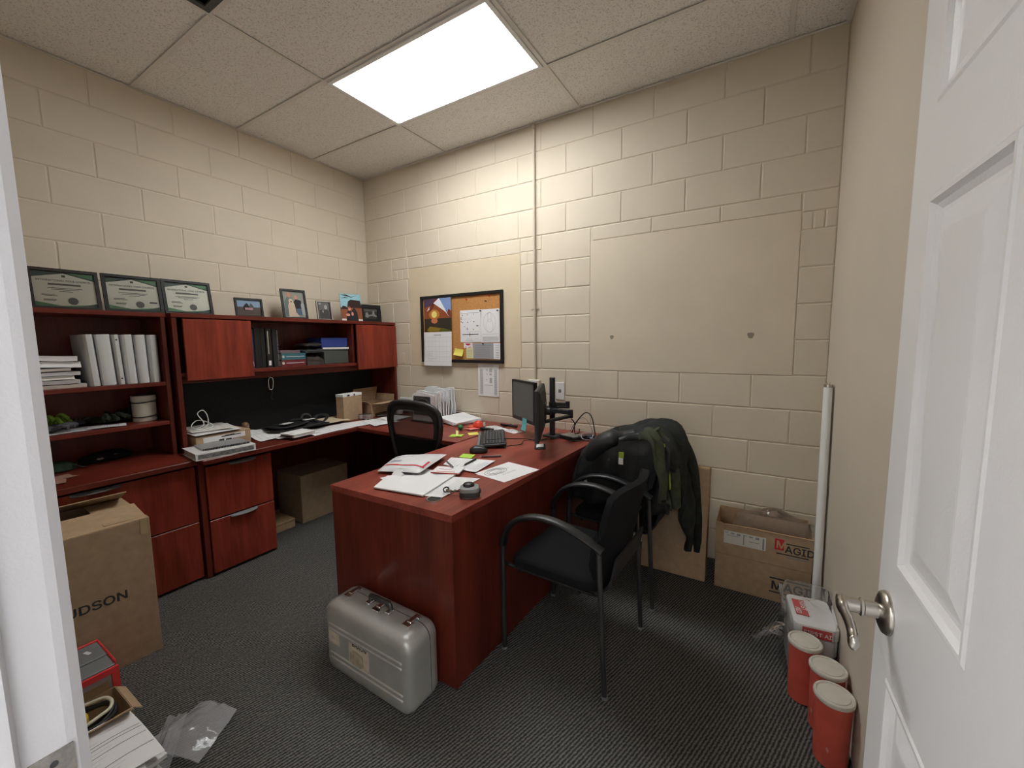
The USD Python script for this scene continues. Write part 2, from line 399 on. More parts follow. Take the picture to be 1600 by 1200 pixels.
for hx, hz, r in ((2.539, 1.456, .013), (3.389, 1.454, .017)):
    part(wb, 'patch', xz(ext(Polygon([(hx + r * (1 + .25 * math.sin(3 * a)) * math.cos(a), hz + 1.25 * r * (1 + .2 * math.cos(2 * a)) * math.sin(a)) for a in np.linspace(0, 2 * PI, 14)[:-1]]), 0, .0006), -.0014), mat('filler_stain', (.27, .23, .18), .8), label='small dark patched bolt hole')
part(wb, 'bond_rib', as_back(block_mesh(.455, .49, 1.235, 1.34, .001, -.004, .003)), M_wall)

wl = struct('wall_left')
part(wl, 'wall_core', rb(-.1, -.0031, -2.95, .1, 0, 3.3, 0), M_mortar)
for j in range(15):
    z0, z1 = j * C, min((j + 1) * C, H + .02)
    ph = -.126 if j % 2 else -.330
    ys = sorted({0.0, -2.92} | {ph - n * B for n in range(0, 8) if ph - n * B > -2.9})
    for a, b in zip(ys[:-1], ys[1:]):
        part(wl, 'block', as_left(block_mesh(a + J, b - J, z0 + J, z1 - J, .003, rng.uniform(-.0006, .0006))), M_wall)

struct('wall_right', rb(W, W + .1, -2.95, .1, 0, 3.3, 0), M_drywall, 'plain beige painted drywall behind the open door')
DX0, DX1, DZ = 2.79, 3.672, 2.13
wf = struct('wall_front')
part(wf, 'wall_pier', rb(-.1, DX0 - .0132, -2.90, YF, 0, 3.3, 0), M_drywall)
part(wf, 'wall_pier', rb(DX1 + .0132, W + .1, -2.90, YF, 0, 3.3, 0), M_drywall)
part(wf, 'lintel', rb(DX0, DX1, -2.90, YF, DZ, 3.3, 0), M_drywall)

# the hollow-metal door frame: its strike jamb runs down the left side of the view
tj = struct('trim_1', None)
def jamb(sign, x):
    p = [(-.005, YF - .155), (0, YF - .155), (0, YF - .075), (.016, YF - .070), (.016, YF - .050), (0, YF - .045), (0, YF - .0115), (-.002, YF - .003), (-.010, YF + .007), (-.055, YF + .007), (-.055, YF + .0005), (-.0135, YF + .0005), (-.005, YF - .008)]
    q = Polygon([(x + sign * a, b) for a, b in p])
    return ext(q, 0, DZ)
part(tj, 'strike_jamb', jamb(1, DX0), M_trimw, label='white painted steel jamb with the strike plate')
part(tj, 'hinge_jamb', jamb(-1, DX1), M_trimw)
part(tj, 'head_jamb', rb(DX0, DX1, YF - .155, YF + .006, DZ - .03, DZ, .002), M_trimw)
sp = Polygon([(-2.7865, .875), (-2.752, .875), (-2.752, .983), (-2.7865, .983)]).difference(sbox(-2.779, .905, -2.763, .955))
part(tj, 'strike_plate', yz(ext(sp, 0, .0022), DX0), mat('worn_steel_plate', (.42, .40, .37), .4, .9, noise=(60, .3)), label='worn grey steel strike plate with a latch hole')
part(tj, 'latch_hole', yz(ext(sbox(-2.779, .905, -2.763, .955), 0, .0006), DX0), mat('rusty_hole', (.045, .025, .018), .9))
part(tj, 'strike_screw', yz(trimesh.creation.cylinder(.0035, .001, sections=12), DX0 + .0024).apply_translation((0, -2.768, .970)), M_dsteel)
part(tj, 'strike_screw', yz(trimesh.creation.cylinder(.0035, .001, sections=12), DX0 + .0024).apply_translation((0, -2.768, .888)), M_dsteel)

# ceiling: a grid of tees with fissured tiles laid in it
GX = [0.0, 1.0717, 2.2909, 3.5101, W]; GY = [YF, -2.3633, -1.7537, -1.1441, -.5345, 0.0]
ce = struct('ceiling')
part(ce, 'plenum_deck', rb(-.1, W + .1, -2.95, .1, 3.28, 3.34, 0), mat('dark_plenum', (.05, .05, .05), .9))
def tee(x0, x1, y0, y1): return cat_(rb(x0, x1, y0, y1, H - .0015, H, .0006), rb(x0 + .4 * (x1 - x0) * (x1 - x0 < .1), x1 - .4 * (x1 - x0) * (x1 - x0 < .1), y0 + .4 * (y1 - y0) * (y1 - y0 < .1), y1 - .4 * (y1 - y0) * (y1 - y0 < .1), H, H + .03, 0))
for x in GX[1:-1]: part(ce, 'main_tee', tee(x - .012, x + .012, YF, 0), M_gridw)
for y in GY[1:-1]:
    for a, b in zip(GX[:-1], GX[1:]): part(ce, 'cross_tee', tee(a + .012, b - .012, y - .012, y + .012), M_gridw)
part(ce, 'cross_tee', tee(1.0717 + .6096 - .012, 1.0717 + .6096 + .012, -2.3633 + .012, -1.7537 - .012), M_gridw)
part(ce, 'wall_angle', rb(0, W, -.022, -.0005, H - .002, H, .0005), M_gridw); part(ce, 'wall_angle', rb(.0005, .022, YF, -.022, H - .002, H, .0005), M_gridw)
part(ce, 'wall_angle', rb(W - .022, W - .0005, YF, -.022, H - .002, H, .0005), M_gridw); part(ce, 'wall_angle', rb(.022, W - .022, YF + .0005, YF + .022, H - .002, H, .0005), M_gridw)
for ix in range(4):
    for iy in range(5):
        x0, x1, y0, y1 = GX[ix], GX[ix + 1], GY[iy], GY[iy + 1]
        if (ix, iy) == (1, 3): continue                       # the lamp
        if (ix, iy) == (1, 1): x0 = 1.0717 + .6096            # the grille takes the first half
        part(ce, 'ceiling_tile', rb(x0 + .003, x1 - .003, y0 + .003, y1 - .003, H + .0055, H + .020, .003), M_tile)

cl = thing('ceiling_light', 'bright white recessed fluorescent troffer lighting the room', 'ceiling light', (1.6813, -.8393, H))
FX0, FX1, FY0, FY1 = 1.0717 + .0125, 2.2909 - .0125, -1.1441 + .0125, -.5345 - .0125
fr = Polygon([(FX0, FY0), (FX1, FY0), (FX1, FY1), (FX0, FY1)]).difference(sbox(FX0 + .022, FY0 + .022, FX1 - .022, FY1 - .022))
part(cl, 'lens_frame', ext(fr, H - .010, H + .005), mat('lamp_white_enamel', (.8, .8, .8), .4), world=True)
part(cl, 'lens', rb(FX0 + .0225, FX1 - .0225, FY0 + .0225, FY1 - .0225, H - .007, H - .003, .001), M_lens, world=True, label='glowing white acrylic lens')
part(cl, 'housing', cat_(rb(FX0, FX1, FY0, FY1, H + .09, H + .10, 0), rb(FX0, FX0 + .004, FY0, FY1, H + .006, H + .09, 0), rb(FX1 - .004, FX1, FY0, FY1, H + .006, H + .09, 0), rb(FX0 + .004, FX1 - .004, FY0, FY0 + .004, H + .006, H + .09, 0), rb(FX0 + .004, FX1 - .004, FY1 - .004, FY1, H + .006, H + .09, 0)), mat('lamp_white_enamel', (.8, .8, .8), .4), world=True)

vg = thing('ceiling_vent', 'dark square return air grille in the ceiling by the left wall', 'vent', (1.0717 + .3048, -2.0585, H))
vx0, vx1, vy0, vy1 = 1.0717 + .0125, 1.0717 + .6096 - .0125, -2.3633 + .0125, -1.7537 - .0125
part(vg, 'frame', ext(sbox(vx0, vy0, vx1, vy1).difference(sbox(vx0 + .03, vy0 + .03, vx1 - .03, vy1 - .03)), H - .006, H + .004), mat('grille_dark_frame', (.05, .06, .055), .5), world=True)
for k in range(14):
    y = vy0 + .05 + k * (vy1 - vy0 - .1) / 13
    part(vg, 'louver', rot(cb(((vx0 + vx1) / 2, y, H + .012), (vx1 - vx0 - .066, .026, .003), .001), .7, (1, 0, 0), ((vx0 + vx1) / 2, y, H + .012)), mat('grille_louver', (.13, .14, .135), .5, noise=(20, .5)), world=True)
part(vg, 'duct_back', rb(vx0, vx1, vy0, vy1, H + .035, H + .04, 0), mat('duct_dark', (.01, .01, .01), .9), world=True)

# the unseen workroom behind the camera; its hall lamp and added fill lamps light the jamb, the door and the right of the office
M_hallp = mat('hall_paint', (.80, .78, .74), .7)
struct('wall_hall_back', rb(-.2, 6.6, -9.1, -9.0, 0, 3.3, 0), M_hallp)
struct('wall_hall_left', rb(-.3, -.2, -9.1, -2.95, 0, 3.3, 0), M_hallp)
struct('wall_hall_right', rb(6.6, 6.7, -9.1, -2.8, 0, 3.3, 0), M_hallp)
struct('wall_hall_front', rb(W + .1, 6.6, -2.9, -2.8, 0, 3.3, 0), M_hallp)
struct('floor_hall', rb(-.2, 6.6, -9.0, -2.905, -.1, .001, 0), mat('sealed_concrete', (.50, .49, .46), .45, noise=(3, .1)))  # unseen floor, kept pale to bounce light up to the office ceiling
struct('ceiling_hall', rb(-.2, 6.6, -9.1, -2.9, H, H + .1, 0), M_tile)
hl = thing('unseen_hall_light', 'flat white ceiling lamp in the hall, right of the doorway', 'ceiling light', (4.5, -3.8, H), 0, 'lamps of the hall')
part(hl, 'lens_frame', ext(sbox(-.61, -.31, .61, .31).difference(sbox(-.585, -.285, .585, .285)), -.012, -.0005), mat('lamp_white_enamel', (.8, .8, .8), .4))
part(hl, 'lens', rb(-.584, .584, -.284, .284, -.008, -.002, .001), M_hall_lens)
for hx, hy, lab in ((1.6, -3.8, 'added flat white fill lamp in the unseen hall, left of the doorway'), (4.5, -6.2, 'added flat white fill lamp in the middle right of the unseen hall'), (1.6, -6.2, 'added flat white fill lamp in the middle left of the unseen hall'), (3.1, -8.2, 'added flat white fill lamp at the far end of the unseen hall')):  # lamps added out of view to brighten the door and right side
    dup(hl, (hx, hy, H), 0, lab)

# ---------------------------------------------------------------- the open door
dr = struct('door_1', None)
HN, EN = np.array([3.668, -2.79]), np.array([3.638, -1.945])
dd = (EN - HN); DW = float(np.linalg.norm(dd)); dd /= DW; dn = np.array([-dd[1], dd[0]])      # dn points into the room (-x)
DMAT = np.array([[dd[0], 0, dn[0], HN[0]], [dd[1], 0, dn[1], HN[1]], [0, 1, 0, 0], [0, 0, 0, 1.0]])   # (along, up, out)
def on_door(m): m = m.copy(); m.apply_transform(DMAT); m.fix_normals(); return m
ZB, ZT = .012, 2.11
cols, rows = [(.095, .315), (.545, .772)], [(.20, .885), (1.07, 1.632), (1.757, 2.0)]
face = sbox(0, ZB, DW, ZT)
for (a, b) in cols:
    for (c, d) in rows: face = face.difference(sbox(a, c, b, d))
part(dr, 'door_leaf', on_door(cat_(ext(face, -.010, 0), ext(sbox(0, ZB, DW, ZT), -.040, -.010))), M_doorw, label='white painted door leaf with moulded panels')
for (a, b) in cols:
    for (c, d) in rows:
        prof = [(-.001, -.0005), (.004, .0022), (.010, .0018), (.016, -.004), (.024, -.0082), (.030, -.0082), (.058, -.0012), (.062, -.0008)]
        rings = [np.array([(a + i, c + i, z), (b - i, c + i, z), (b - i, d - i, z), (a + i, d - i, z)]) for i, z in prof]
        rings = [np.array([(a, c, -.0098), (b, c, -.0098), (b, d, -.0098), (a, d, -.0098)])] + rings
        part(dr, 'panel', on_door(loft(rings)), M_doorw)
sL, zL = .790, .985
ros = lathe([(0, 0), (.034, 0), (.0345, .003), (.032, .008), (.024, .0115), (.014, .013), (0, .013)], 36)
neck = lathe([(0, .012), (.0125, .012), (.0125, .030), (.0145, .032), (.0145, .035), (.0115, .037), (.0115, .066), (0, .066)], 24)
lev = tube([(.004, 0, .0585), (-.008, .0005, .0605), (-.022, -.001, .060), (-.040, -.010, .0555), (-.056, -.020, .0540), (-.070, -.022, .0555), (-.080, -.020, .0560)], [.0125] * 12 + [.0105] * 12 + [.0115] * 10 + [.010, .0075, .003], 14, 6, flat=(1.0, .62))
part(dr, 'lever_handle', on_door(mv(cat_(ros, neck, lev), sL, zL, 0)), M_steel, smooth=40, label='brushed nickel lever handle on a round rose')
part(dr, 'latch_plate', on_door(rb(DW, DW + .0012, zL - .028, zL + .028, -.033, -.008, 0)), M_steel)
for z in (.25, 1.05, 1.85): part(dr, 'hinge', on_door(cyl((-.006, z - .045, .004), (-.006, z + .045, .004), .006, 12)), M_steel)

# ---------------------------------------------------------------- cherry office furniture
def pull(y0, y1, z, x):
    """curved wing pull along y"""
    n = 9; rings = []
    for t in np.linspace(0, 1, n):
        y = y0 + (y1 - y0) * t; o = .030 * math.sin(PI * min(1, max(0, t * .96 + .02))) ** .55
        rings.append(np.array([(x, y, z + .008), (x + o, y, z + .002), (x + o + .002, y, z - .004), (x + o - .003, y, z - .007), (x, y, z - .001)]))
    return loft(rings)

cd = thing('credenza_desk', 'cherry wood credenza worktop with two drawer pedestal along the left wall', 'desk', (.33, -.9, 0))
part(cd, 'worktop', rb(.008, .678, -1.808, -.012, .727, .757, .003), M_woodys_shade, world=True)
part(cd, 'pedestal', cat_(rb(.03, .600, -1.806, -1.776, 0.004, .7265, .001), rb(.03, .600, -1.402, -1.385, .004, .7265, .001), rb(.03, .05, -1.776, -1.402, .004, .7265, 0), rb(.05, .585, -1.776, -1.402, .06, .08, 0)), M_woodz_shade, world=True)
for (z0, z1, hy0, hy1, hz) in ((.366, .697, -1.645, -1.488, .690), (.020, .358, -1.662, -1.500, .352)):
    d = part(cd, 'drawer', rb(.590, .612, -1.772, -1.387, z0, z1, .002), M_doorz, world=True)
    part(d, 'drawer_pull', pull(hy0, hy1, hz, .612), M_greyp, smooth=40, world=True)
part(cd, 'lock', cyl((.610, -1.425, .672), (.616, -1.425, .672), .008, 12), M_dsteel, world=True)
part(cd, 'back_panel', rb(.012, .028, -1.384, -.04, .05, .7265, .001), M_woodz_shade, world=True)
part(cd, 'end_panel', rb(.03, .60, -.040, -.014, .004, .7265, .001), M_woodz_shade, world=True)

lf = thing('lateral_file', 'wide cherry lateral file cabinet with two drawers at the far left', 'file cabinet', (.3, -2.25, 0))
part(lf, 'top', rb(.008, .628, -2.70, -1.812, .727, .757, .003), M_woodys_shade, world=True)
part(lf, 'body', cat_(rb(.03, .560, -2.695, -2.670, .004, .7265, .001), rb(.03, .560, -1.838, -1.813, .004, .7265, .001), rb(.03, .05, -2.67, -1.838, .004, .7265, 0), rb(.05, .55, -2.67, -1.838, .05, .07, 0)), M_woodz_shade, world=True)
for (z0, z1, hz) in ((.372, .708, .700), (.018, .366, .30)):
    d = part(lf, 'drawer', rb(.562, .582, -2.692, -1.815, z0, z1, .002), M_doorz, world=True)
    part(d, 'drawer_pull', pull(-2.335, -2.150, hz, .582), M_greyp, smooth=40, world=True)

bk = thing('bookcase_hutch', 'open cherry bookcase with shelves standing on the lateral file', 'bookcase', (.18, -2.25, .757))
part(bk, 'side_panel', rb(.010, .345, -1.832, -1.810, .7575, 1.605, .002), M_woodz_shade, world=True)
part(bk, 'side_panel', rb(.010, .345, -2.695, -2.673, .7575, 1.605, .002), M_woodz_shade, world=True)
part(bk, 'top', rb(.010, .350, -2.698, -1.8065, 1.605, 1.630, .002), M_woodys_shade, world=True)
part(bk, 'back_panel', rb(.010, .018, -2.673, -1.832, .7575, 1.605, 0), M_woodz_shade, world=True)
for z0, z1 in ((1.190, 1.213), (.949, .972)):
    part(bk, 'shelf', rb(.0185, .342, -2.672, -1.8325, z0, z1, .002), M_woodys_shade, world=True)

hu = thing('overhead_hutch', 'cherry overhead hutch with two doors and open cubby above the black tackboard', 'hutch', (.18, -.9, .757))
part(hu, 'side_panel', rb(.010, .378, -1.790, -1.764, .7575, 1.605, .002), M_woodz_shade, world=True)
part(hu, 'side_panel', rb(.010, .378, -.038, -.012, .7575, 1.605, .002), M_woodz_shade, world=True)
part(hu, 'top', rb(.008, .385, -1.793, -.010, 1.605, 1.632, .002), M_woodys_shade, world=True)
part(hu, 'shelf', rb(.024, .366, -1.763, -.039, 1.238, 1.262, .002), M_woodys_shade, world=True)
part(hu, 'rail', rb(.300, .318, -1.763, -.039, 1.190, 1.2375, .002), M_woodys_shade, world=True)
part(hu, 'back_panel', rb(.010, .022, -1.763, -.039, 1.205, 1.604, 0), M_woodz_shade, world=True)
part(hu, 'divider', rb(.024, .356, -1.350, -1.330, 1.2625, 1.604, .001), M_woodz_shade, world=True)
part(hu, 'divider', rb(.024, .356, -.494, -.474, 1.2625, 1.604, .001), M_woodz_shade, world=True)
part(hu, 'cabinet_door', rb(.3805, .398, -1.740, -1.345, 1.212, 1.598, .002), M_doorz, world=True)
part(hu, 'cabinet_door', rb(.3805, .398, -.472, -.018, 1.203, 1.598, .002), M_doorz, world=True)
part(hu, 'tackboard', rb(.010, .030, -1.763, -.039, .758, 1.204, .003), M_tack, world=True, label='black fabric tackboard')

br = thing('bridge_desk', 'cherry bridge worktop along the back wall joining the two desks', 'desk', (1.2, -.36, 0))
part(br, 'worktop', rb(.680, 1.708, -.735, -.012, .727, .757, .003), M_woodx_lit, world=True)
part(br, 'modesty_panel', rb(.70, 1.715, -.06, -.04, .20, .7265, .001), M_woodz_shade, world=True)

pn = thing('peninsula_desk', 'cherry wood desk covered in papers, its end panel facing the door', 'desk', (2.1, -.85, 0))
top = Polygon([(1.697, -1.684), (2.440, -1.668), (2.522, -.012), (1.737, -.012)])
part(pn, 'worktop', ext(top.buffer(-.001), .7275, .757).slice_plane((0, 0, -9), (0, 0, 1)), M_woody_lit, world=True)
part(pn, 'end_panel', ext(Polygon([(1.705, -1.680), (2.438, -1.664), (2.4395, -1.634), (1.7065, -1.650)]), .012, .727), M_woodz_shade, world=True)
part(pn, 'modesty_panel', ext(Polygon([(2.408, -1.634), (2.435, -1.634), (2.515, -.02), (2.488, -.02)]), .012, .727), M_woodz_shade, world=True)
part(pn, 'foot', cyl((2.425, -1.65, 0), (2.425, -1.65, .013), .012, 12), M_dsteel, world=True)
part(pn, 'foot', cyl((1.725, -1.66, 0), (1.725, -1.66, .013), .012, 12), M_dsteel, world=True)
part(pn, 'grommet', lathe([(.0, 0), (.026, 0), (.0265, .002), (.030, .0025), (.033, .001), (.033, 0)], 28, (2.262, -1.572, .7572)), M_black, world=True, smooth=40, label='round black cable grommet with a steel rim')
part(pn, 'grommet_rim', lathe([(.029, .0024), (.0325, .0034), (.0345, .0018), (.0345, 0), (.029, 0)], 28, (2.262, -1.572, .7572)), M_steel, world=True, smooth=40)

# ---------------------------------------------------------------- seating
def cushion(w, d, h, r, crown):
    """upholstered pad centred on the origin, base at z = 0"""
    rings = []
    for i, z in ((.018, 0), (.004, .008), (0, .02), (0, h - .022), (.004, h - .010), (.016, h - .002), (.05, h + crown * .5), (.11, h + crown)):
        rings.append(np.c_[rrect(w - 2 * i, d - 2 * i, max(r - i, .012), 6), np.full(24, z)])
    return loft(rings)

def guest_chair(label, loc, group):
    t = thing('guest_chair', label, 'chair', loc, -.05, group)
    seat = cushion(.44, .45, .062, .07, .006)
    v = seat.vertices; v[:, 2] += .405 + np.where(v[:, 0] < -.12, -((v[:, 0] + .12) ** 2) * 2.2, 0); seat.vertices = v
    part(t, 'seat', mv(seat, -.015, 0, 0), M_blackf, smooth=50)
    def back(u, w):
        y = (u - .5) * .45; z = .43 + w * .42
        wf = 1 - .16 * max(0, (.22 - w) / .22) ** 2 - .05 * max(0, (w - .82) / .18) ** 2
        x = .192 + .085 * w ** 1.2 + .055 * (2 * u - 1) ** 2 * (-1) + .03
        return (x, y * wf, z - .03 * (abs(2 * u - 1) ** 6) * (1 if w > .5 else -1.2))
    part(t, 'backrest', grid(back, 15, 15, .030), M_blackf, smooth=60)
    def shell(u, w):
        a, b = u, (w - .5) * .36
        P = spline([(.02, .398), (.13, .396), (.20, .408), (.238, .46), (.258, .56)], 6)
        k = min(len(P) - 1, int(a * (len(P) - 1)))
        return (P[k][0] + .006, b, P[k][1])
    part(t, 'seat_shell', grid(shell, 22, 5, .010), M_blackm, smooth=50)
    for s in (-1, 1):
        y = s * .240
        part(t, 'leg', tube([(-.245, y, .006), (-.2455, y, .28), (-.246, y, .47), (-.232, y, .555), (-.205, y, .604)], .0115, 10), M_dsteel, smooth=60)
        part(t, 'leg', tube([(.247, y, .006), (.232, y, .30), (.215, y, .618)], .0115, 10), M_dsteel, smooth=60)
        part(t, 'armrest', tube([(-.243, y, .515), (-.228, y, .575), (-.180, y, .635), (-.11, y, .672), (-.03, y, .686), (.05, y, .680), (.13, y, .658), (.205, y, .628), (.232, y, .614)], .017, 12, 6, flat=(1.55, .78)), M_black, smooth=60)
        part(t, 'seat_rail', tube([(-.244, y, .43), (-.19, y * .86, .400), (.15, y * .86, .400), (.226, y, .43)], .008, 8), M_black, smooth=60)
        for x in (-.245, .247): part(t, 'foot_glide', lathe([(0, 0), (.013, 0), (.014, .004), (.0125, .012), (0, .012)], 14, (x, y, 0)), M_greyp)
    part(t, 'cross_rail', cyl((-.17, -.224, .398), (-.17, .224, .398), .008, 10), M_black)
    part(t, 'cross_rail', cyl((.12, -.224, .392), (.12, .224, .392), .008, 10), M_black)
    return t
gc = guest_chair('black guest armchair in front, empty seat facing the desk', (2.733, -1.130, 0), 'guest chairs beside the desk')
dup(gc, (2.775, -.480, 0), -.05, 'rear black guest armchair with dark coats draped over it', 'guest chairs beside the desk')

tc = thing('task_chair', 'black mesh back office task chair inside the desk corner', 'chair', (1.45, -.60, 0))
def bo(u):     # outline of the back, u from 0 to 1
    P = spline([(-.150, .55), (-.185, .66), (-.222, .80), (-.236, .90), (-.222, .975), (-.165, 1.018), (-.06, 1.034), (.06, 1.034), (.165, 1.018), (.222, .975), (.236, .90), (.222, .80), (.185, .66), (.150, .55)], 6)
    return P
OUT = bo(0)
def bow(x, z): return -.265 + 2.2 * x * x * .35 - .05 * math.sin((z - .5) * 3.0)
part(tc, 'back_frame', tube([(x, bow(x, z), z) for x, z in OUT] + [(0.0, bow(0, .545), .545)] + [(OUT[0][0], bow(OUT[0][0], OUT[0][1]), OUT[0][1])], .019, 10, 1, smooth=False), M_black, smooth=60)
def mesh_pt(u, w):
    z = .565 + w * .455
    xs = np.interp(z, OUT[:len(OUT) // 2, 1], np.abs(OUT[:len(OUT) // 2, 0]))
    x = (u - .5) * 2 * xs * .97
    return (x, bow(x, z) + .004, z)
part(tc, 'back_mesh', grid(mesh_pt, 13, 15), M_mesh, smooth=True)
def ring_pt(k, s):
    x, z = OUT[k]; return ((x * s), bow(x * s, .80 + (z - .80) * s) + .006, .80 + (z - .80) * s)
part(tc, 'frame_band', grid(lambda u, v: ring_pt(min(len(OUT) - 1, int(round(u * (len(OUT) - 1)))), .99 - .20 * v), len(OUT), 3, .006), M_blackm, smooth=50)
part(tc, 'lower_back', grid(lambda u, w: (lambda p: (p[0], p[1] - .003, p[2]))(mesh_pt(u, w * .50)), 13, 8, .006), M_blackf, smooth=50)
part(tc, 'lumbar_pad', grid(lambda u, w: ((u - .5) * .34, bow((u - .5) * .34, .60 + w * .13) + .018, .60 + w * .13), 9, 5, .012), M_blackm, smooth=50)
part(tc, 'back_post', tube([(0, -.285, .62), (0, -.30, .50), (0, -.24, .42), (0, -.08, .40)], .022, 10, flat=(1.5, .7)), M_black, smooth=60)
sc = cushion(.49, .47, .07, .10, .008); part(tc, 'seat', mv(sc, 0, 0, .43), M_blackf, smooth=50)
for s in (-1, 1):
    part(tc, 'arm_post', tube([(s * .20, -.05, .42), (s * .29, -.05, .43), (s * .30, -.05, .56), (s * .30, -.05, .62)], .013, 8), M_black, smooth=60)
    part(tc, 'arm_pad', mv(rbox(.07, .25, .025, .03, .006), s * .295, -.03, .62), M_blackm, smooth=50)
part(tc, 'gas_lift', cat_(cyl((0, 0, .10), (0, 0, .42), .022, 14), cyl((0, 0, .10), (0, 0, .26), .030, 14)), M_dsteel)
for k in range(5):
    a = 2 * PI * k / 5 + .3; c, s_ = math.cos(a), math.sin(a)
    lg = part(tc, 'base_leg', tube([(0, 0, .115), (.12 * c, .12 * s_, .105), (.27 * c, .27 * s_, .078)], [.026] * 3 + [.022] * 5 + [.016] * 5, 8, flat=(1, .8)), M_black, smooth=60)
    part(lg, 'caster', cat_(cyl((.27 * c - .024 * s_, .27 * s_ + .024 * c, .028), (.27 * c - .006 * s_, .27 * s_ + .006 * c, .028), .028, 14), cyl((.27 * c + .006 * s_, .27 * s_ - .006 * c, .028), (.27 * c + .024 * s_, .27 * s_ - .024 * c, .028), .028, 14), cyl((.27 * c, .27 * s_, .03), (.27 * c, .27 * s_, .085), .008, 8)), M_blackm)

# coats thrown over the rear chair
def drape(path, y0, y1, nu, nv, amp, seed, hem=None, freq=5.0, thick=.012, fold=.0):
    P = spline(path, 8); L = np.r_[0, np.cumsum(np.linalg.norm(np.diff(P, axis=0), axis=1))]; L /= L[-1]
    T = np.gradient(P, axis=0); T /= np.linalg.norm(T, axis=1, keepdims=True); N = np.c_[-T[:, 1], T[:, 0]]
    def f(u, v):
        k = hem(v) if hem else (0, 1)
        s = k[0] + (k[1] - k[0]) * u
        p = np.array([np.interp(s, L, P[:, 0]), np.interp(s, L, P[:, 1])]); n = np.array([np.interp(s, L, N[:, 0]), np.interp(s, L, N[:, 1])])
        y = y0 + (y1 - y0) * v
        q = np.array([p[0] * freq, y * freq * 1.6, p[1] * freq])
        d = amp * (2 * meshkit.fbm(q[None], 3, seed)[0] - 1) + amp * .95 * (2 * meshkit.noise(np.array([[s * 3.0, y * 22.0, 1.5]]), seed + 5)[0] - 1) * (.35 + abs(2 * s - 1))
        d += amp * .55 * math.sin(17 * s + 5 * y * freq + 7 * meshkit.noise(np.array([[s * 4, y * 6, 3.3]]), seed + 3)[0])
        edge = 1 - (2 * v - 1) ** 8
        y += .016 * (2 * meshkit.noise(np.array([[s * 9, v * 3, 7.7]]), seed + 9)[0] - 1)
        p = p + n * (d + fold * math.sin(v * 9 + 3 * s) * s) * (.5 + .5 * edge)
        return (p[0], y, p[1] - .03 * (1 - edge))
    m = grid(f, nu, nv, thick)
    return m
M_coat = mat('charcoal_soft_shell', (.020, .023, .021), .85, noise=(18, .4), bump=(140, .0008), spec=.3)
M_coatk = mat('black_quilted_nylon', (.010, .011, .012), .55, noise=(20, .4), bump=(60, .0012), spec=.5)
M_olive = mat('olive_work_jacket', (.060, .068, .045), .85, noise=(24, .3), bump=(160, .0007), spec=.2)
M_limef = mat('lime_lining', (.30, .40, .035), .7)
CP = spline([(2.52, .565), (2.515, .66), (2.565, .775), (2.68, .855), (2.80, .905), (2.92, .935), (3.02, .895), (3.065, .78), (3.085, .60), (3.10, .42), (3.115, .22)], 8)
def side_fall(u, v):
    P = CP[4:52]; k = u * (len(P) - 1); i = min(len(P) - 2, int(k)); p = P[i] + (P[i + 1] - P[i]) * (k - i)
    n = 2 * meshkit.fbm(np.array([[p[0] * 7, v * 4, 2.2]]), 3, 77)[0] - 1
    return (p[0] + .022 * n, -.662 - .020 * math.sin(PI * min(1, v * 1.3)) + .030 * n * v - .016 * math.sin(u * 26 + 5 * v) * (.3 + v), p[1] + .006 - (p[1] - .50) * v ** 1.1 + .012 * math.sin(u * 15) * v)
ck = thing('coat', 'charcoal padded winter coat thrown over the rear guest chair', 'coat', (2.95, -.48, .55), 0, 'coats on the rear guest chair')
part(ck, 'body', drape([(2.50, .565), (2.505, .66), (2.57, .775), (2.69, .855), (2.80, .905), (2.92, .935), (3.02, .895), (3.065, .78), (3.085, .60), (3.10, .42), (3.115, .22)], -.675, -.235, 64, 34, .030, 3, lambda v: (0, .60 + .40 * min(1, max(0, (v - .20) / .35)) ), 6.0, .022, .010), M_coat, smooth=True, world=True)
part(ck, 'side_panel', grid(side_fall, 34, 16, .018), M_coatk, smooth=True, world=True, label='black quilted side of the coat')
part(ck, 'sleeve', tube([(2.84, -.60, .915), (2.70, -.645, .87), (2.60, -.62, .77), (2.565, -.56, .66), (2.60, -.48, .575), (2.70, -.42, .555)], [.04] * 4 + [.072] * 22 + [.06] * 5, 12, 6, flat=(1, .75)), M_coatk, smooth=60, world=True, label='black quilted sleeve')
part(ck, 'sleeve', tube([(3.00, -.30, .90), (3.085, -.285, .72), (3.115, -.27, .50), (3.135, -.26, .28), (3.14, -.26, .17)], [.04] * 3 + [.055] * 18 + [.05] * 4, 12, 6, flat=(1.1, .7)), M_coat, smooth=60, world=True)
part(ck, 'care_tag', rot(cb((2.592, -.700, .640), (.018, .003, .022), 0), .3, (1, 0, 0), (2.592, -.700, .64)), M_white, world=True, label='small white tag')
part(ck, 'zip_pull', cat_(*[cb((3.125 + .006 * k, -.285 - .004 * k, .158 + .004 * (k % 2)), (.008, .006, .006), .001) for k in range(3)]), M_steel, world=True)
oj = thing('work_jacket', 'olive work jacket with lime lining hanging beside the charcoal coat', 'jacket', (3.0, -.66, .7), 0, 'coats on the rear guest chair')
part(oj, 'body', drape([(2.80, .80), (2.865, .905), (2.93, .962), (2.985, .93), (3.010, .82), (3.020, .70), (3.035, .56)], -.815, -.630, 44, 20, .018, 21, lambda v: (.30, .86 + .14 * v), 8.0, .014), M_olive, smooth=True, world=True)
part(oj, 'sleeve', tube([(2.955, -.60, .955), (3.015, -.585, .86), (3.045, -.575, .72), (3.055, -.57, .58), (3.06, -.565, .535)], [.03] * 4 + [.045] * 15 + [.040] * 6, 12, 6, flat=(1.1, .7)), M_olive, smooth=60, world=True)
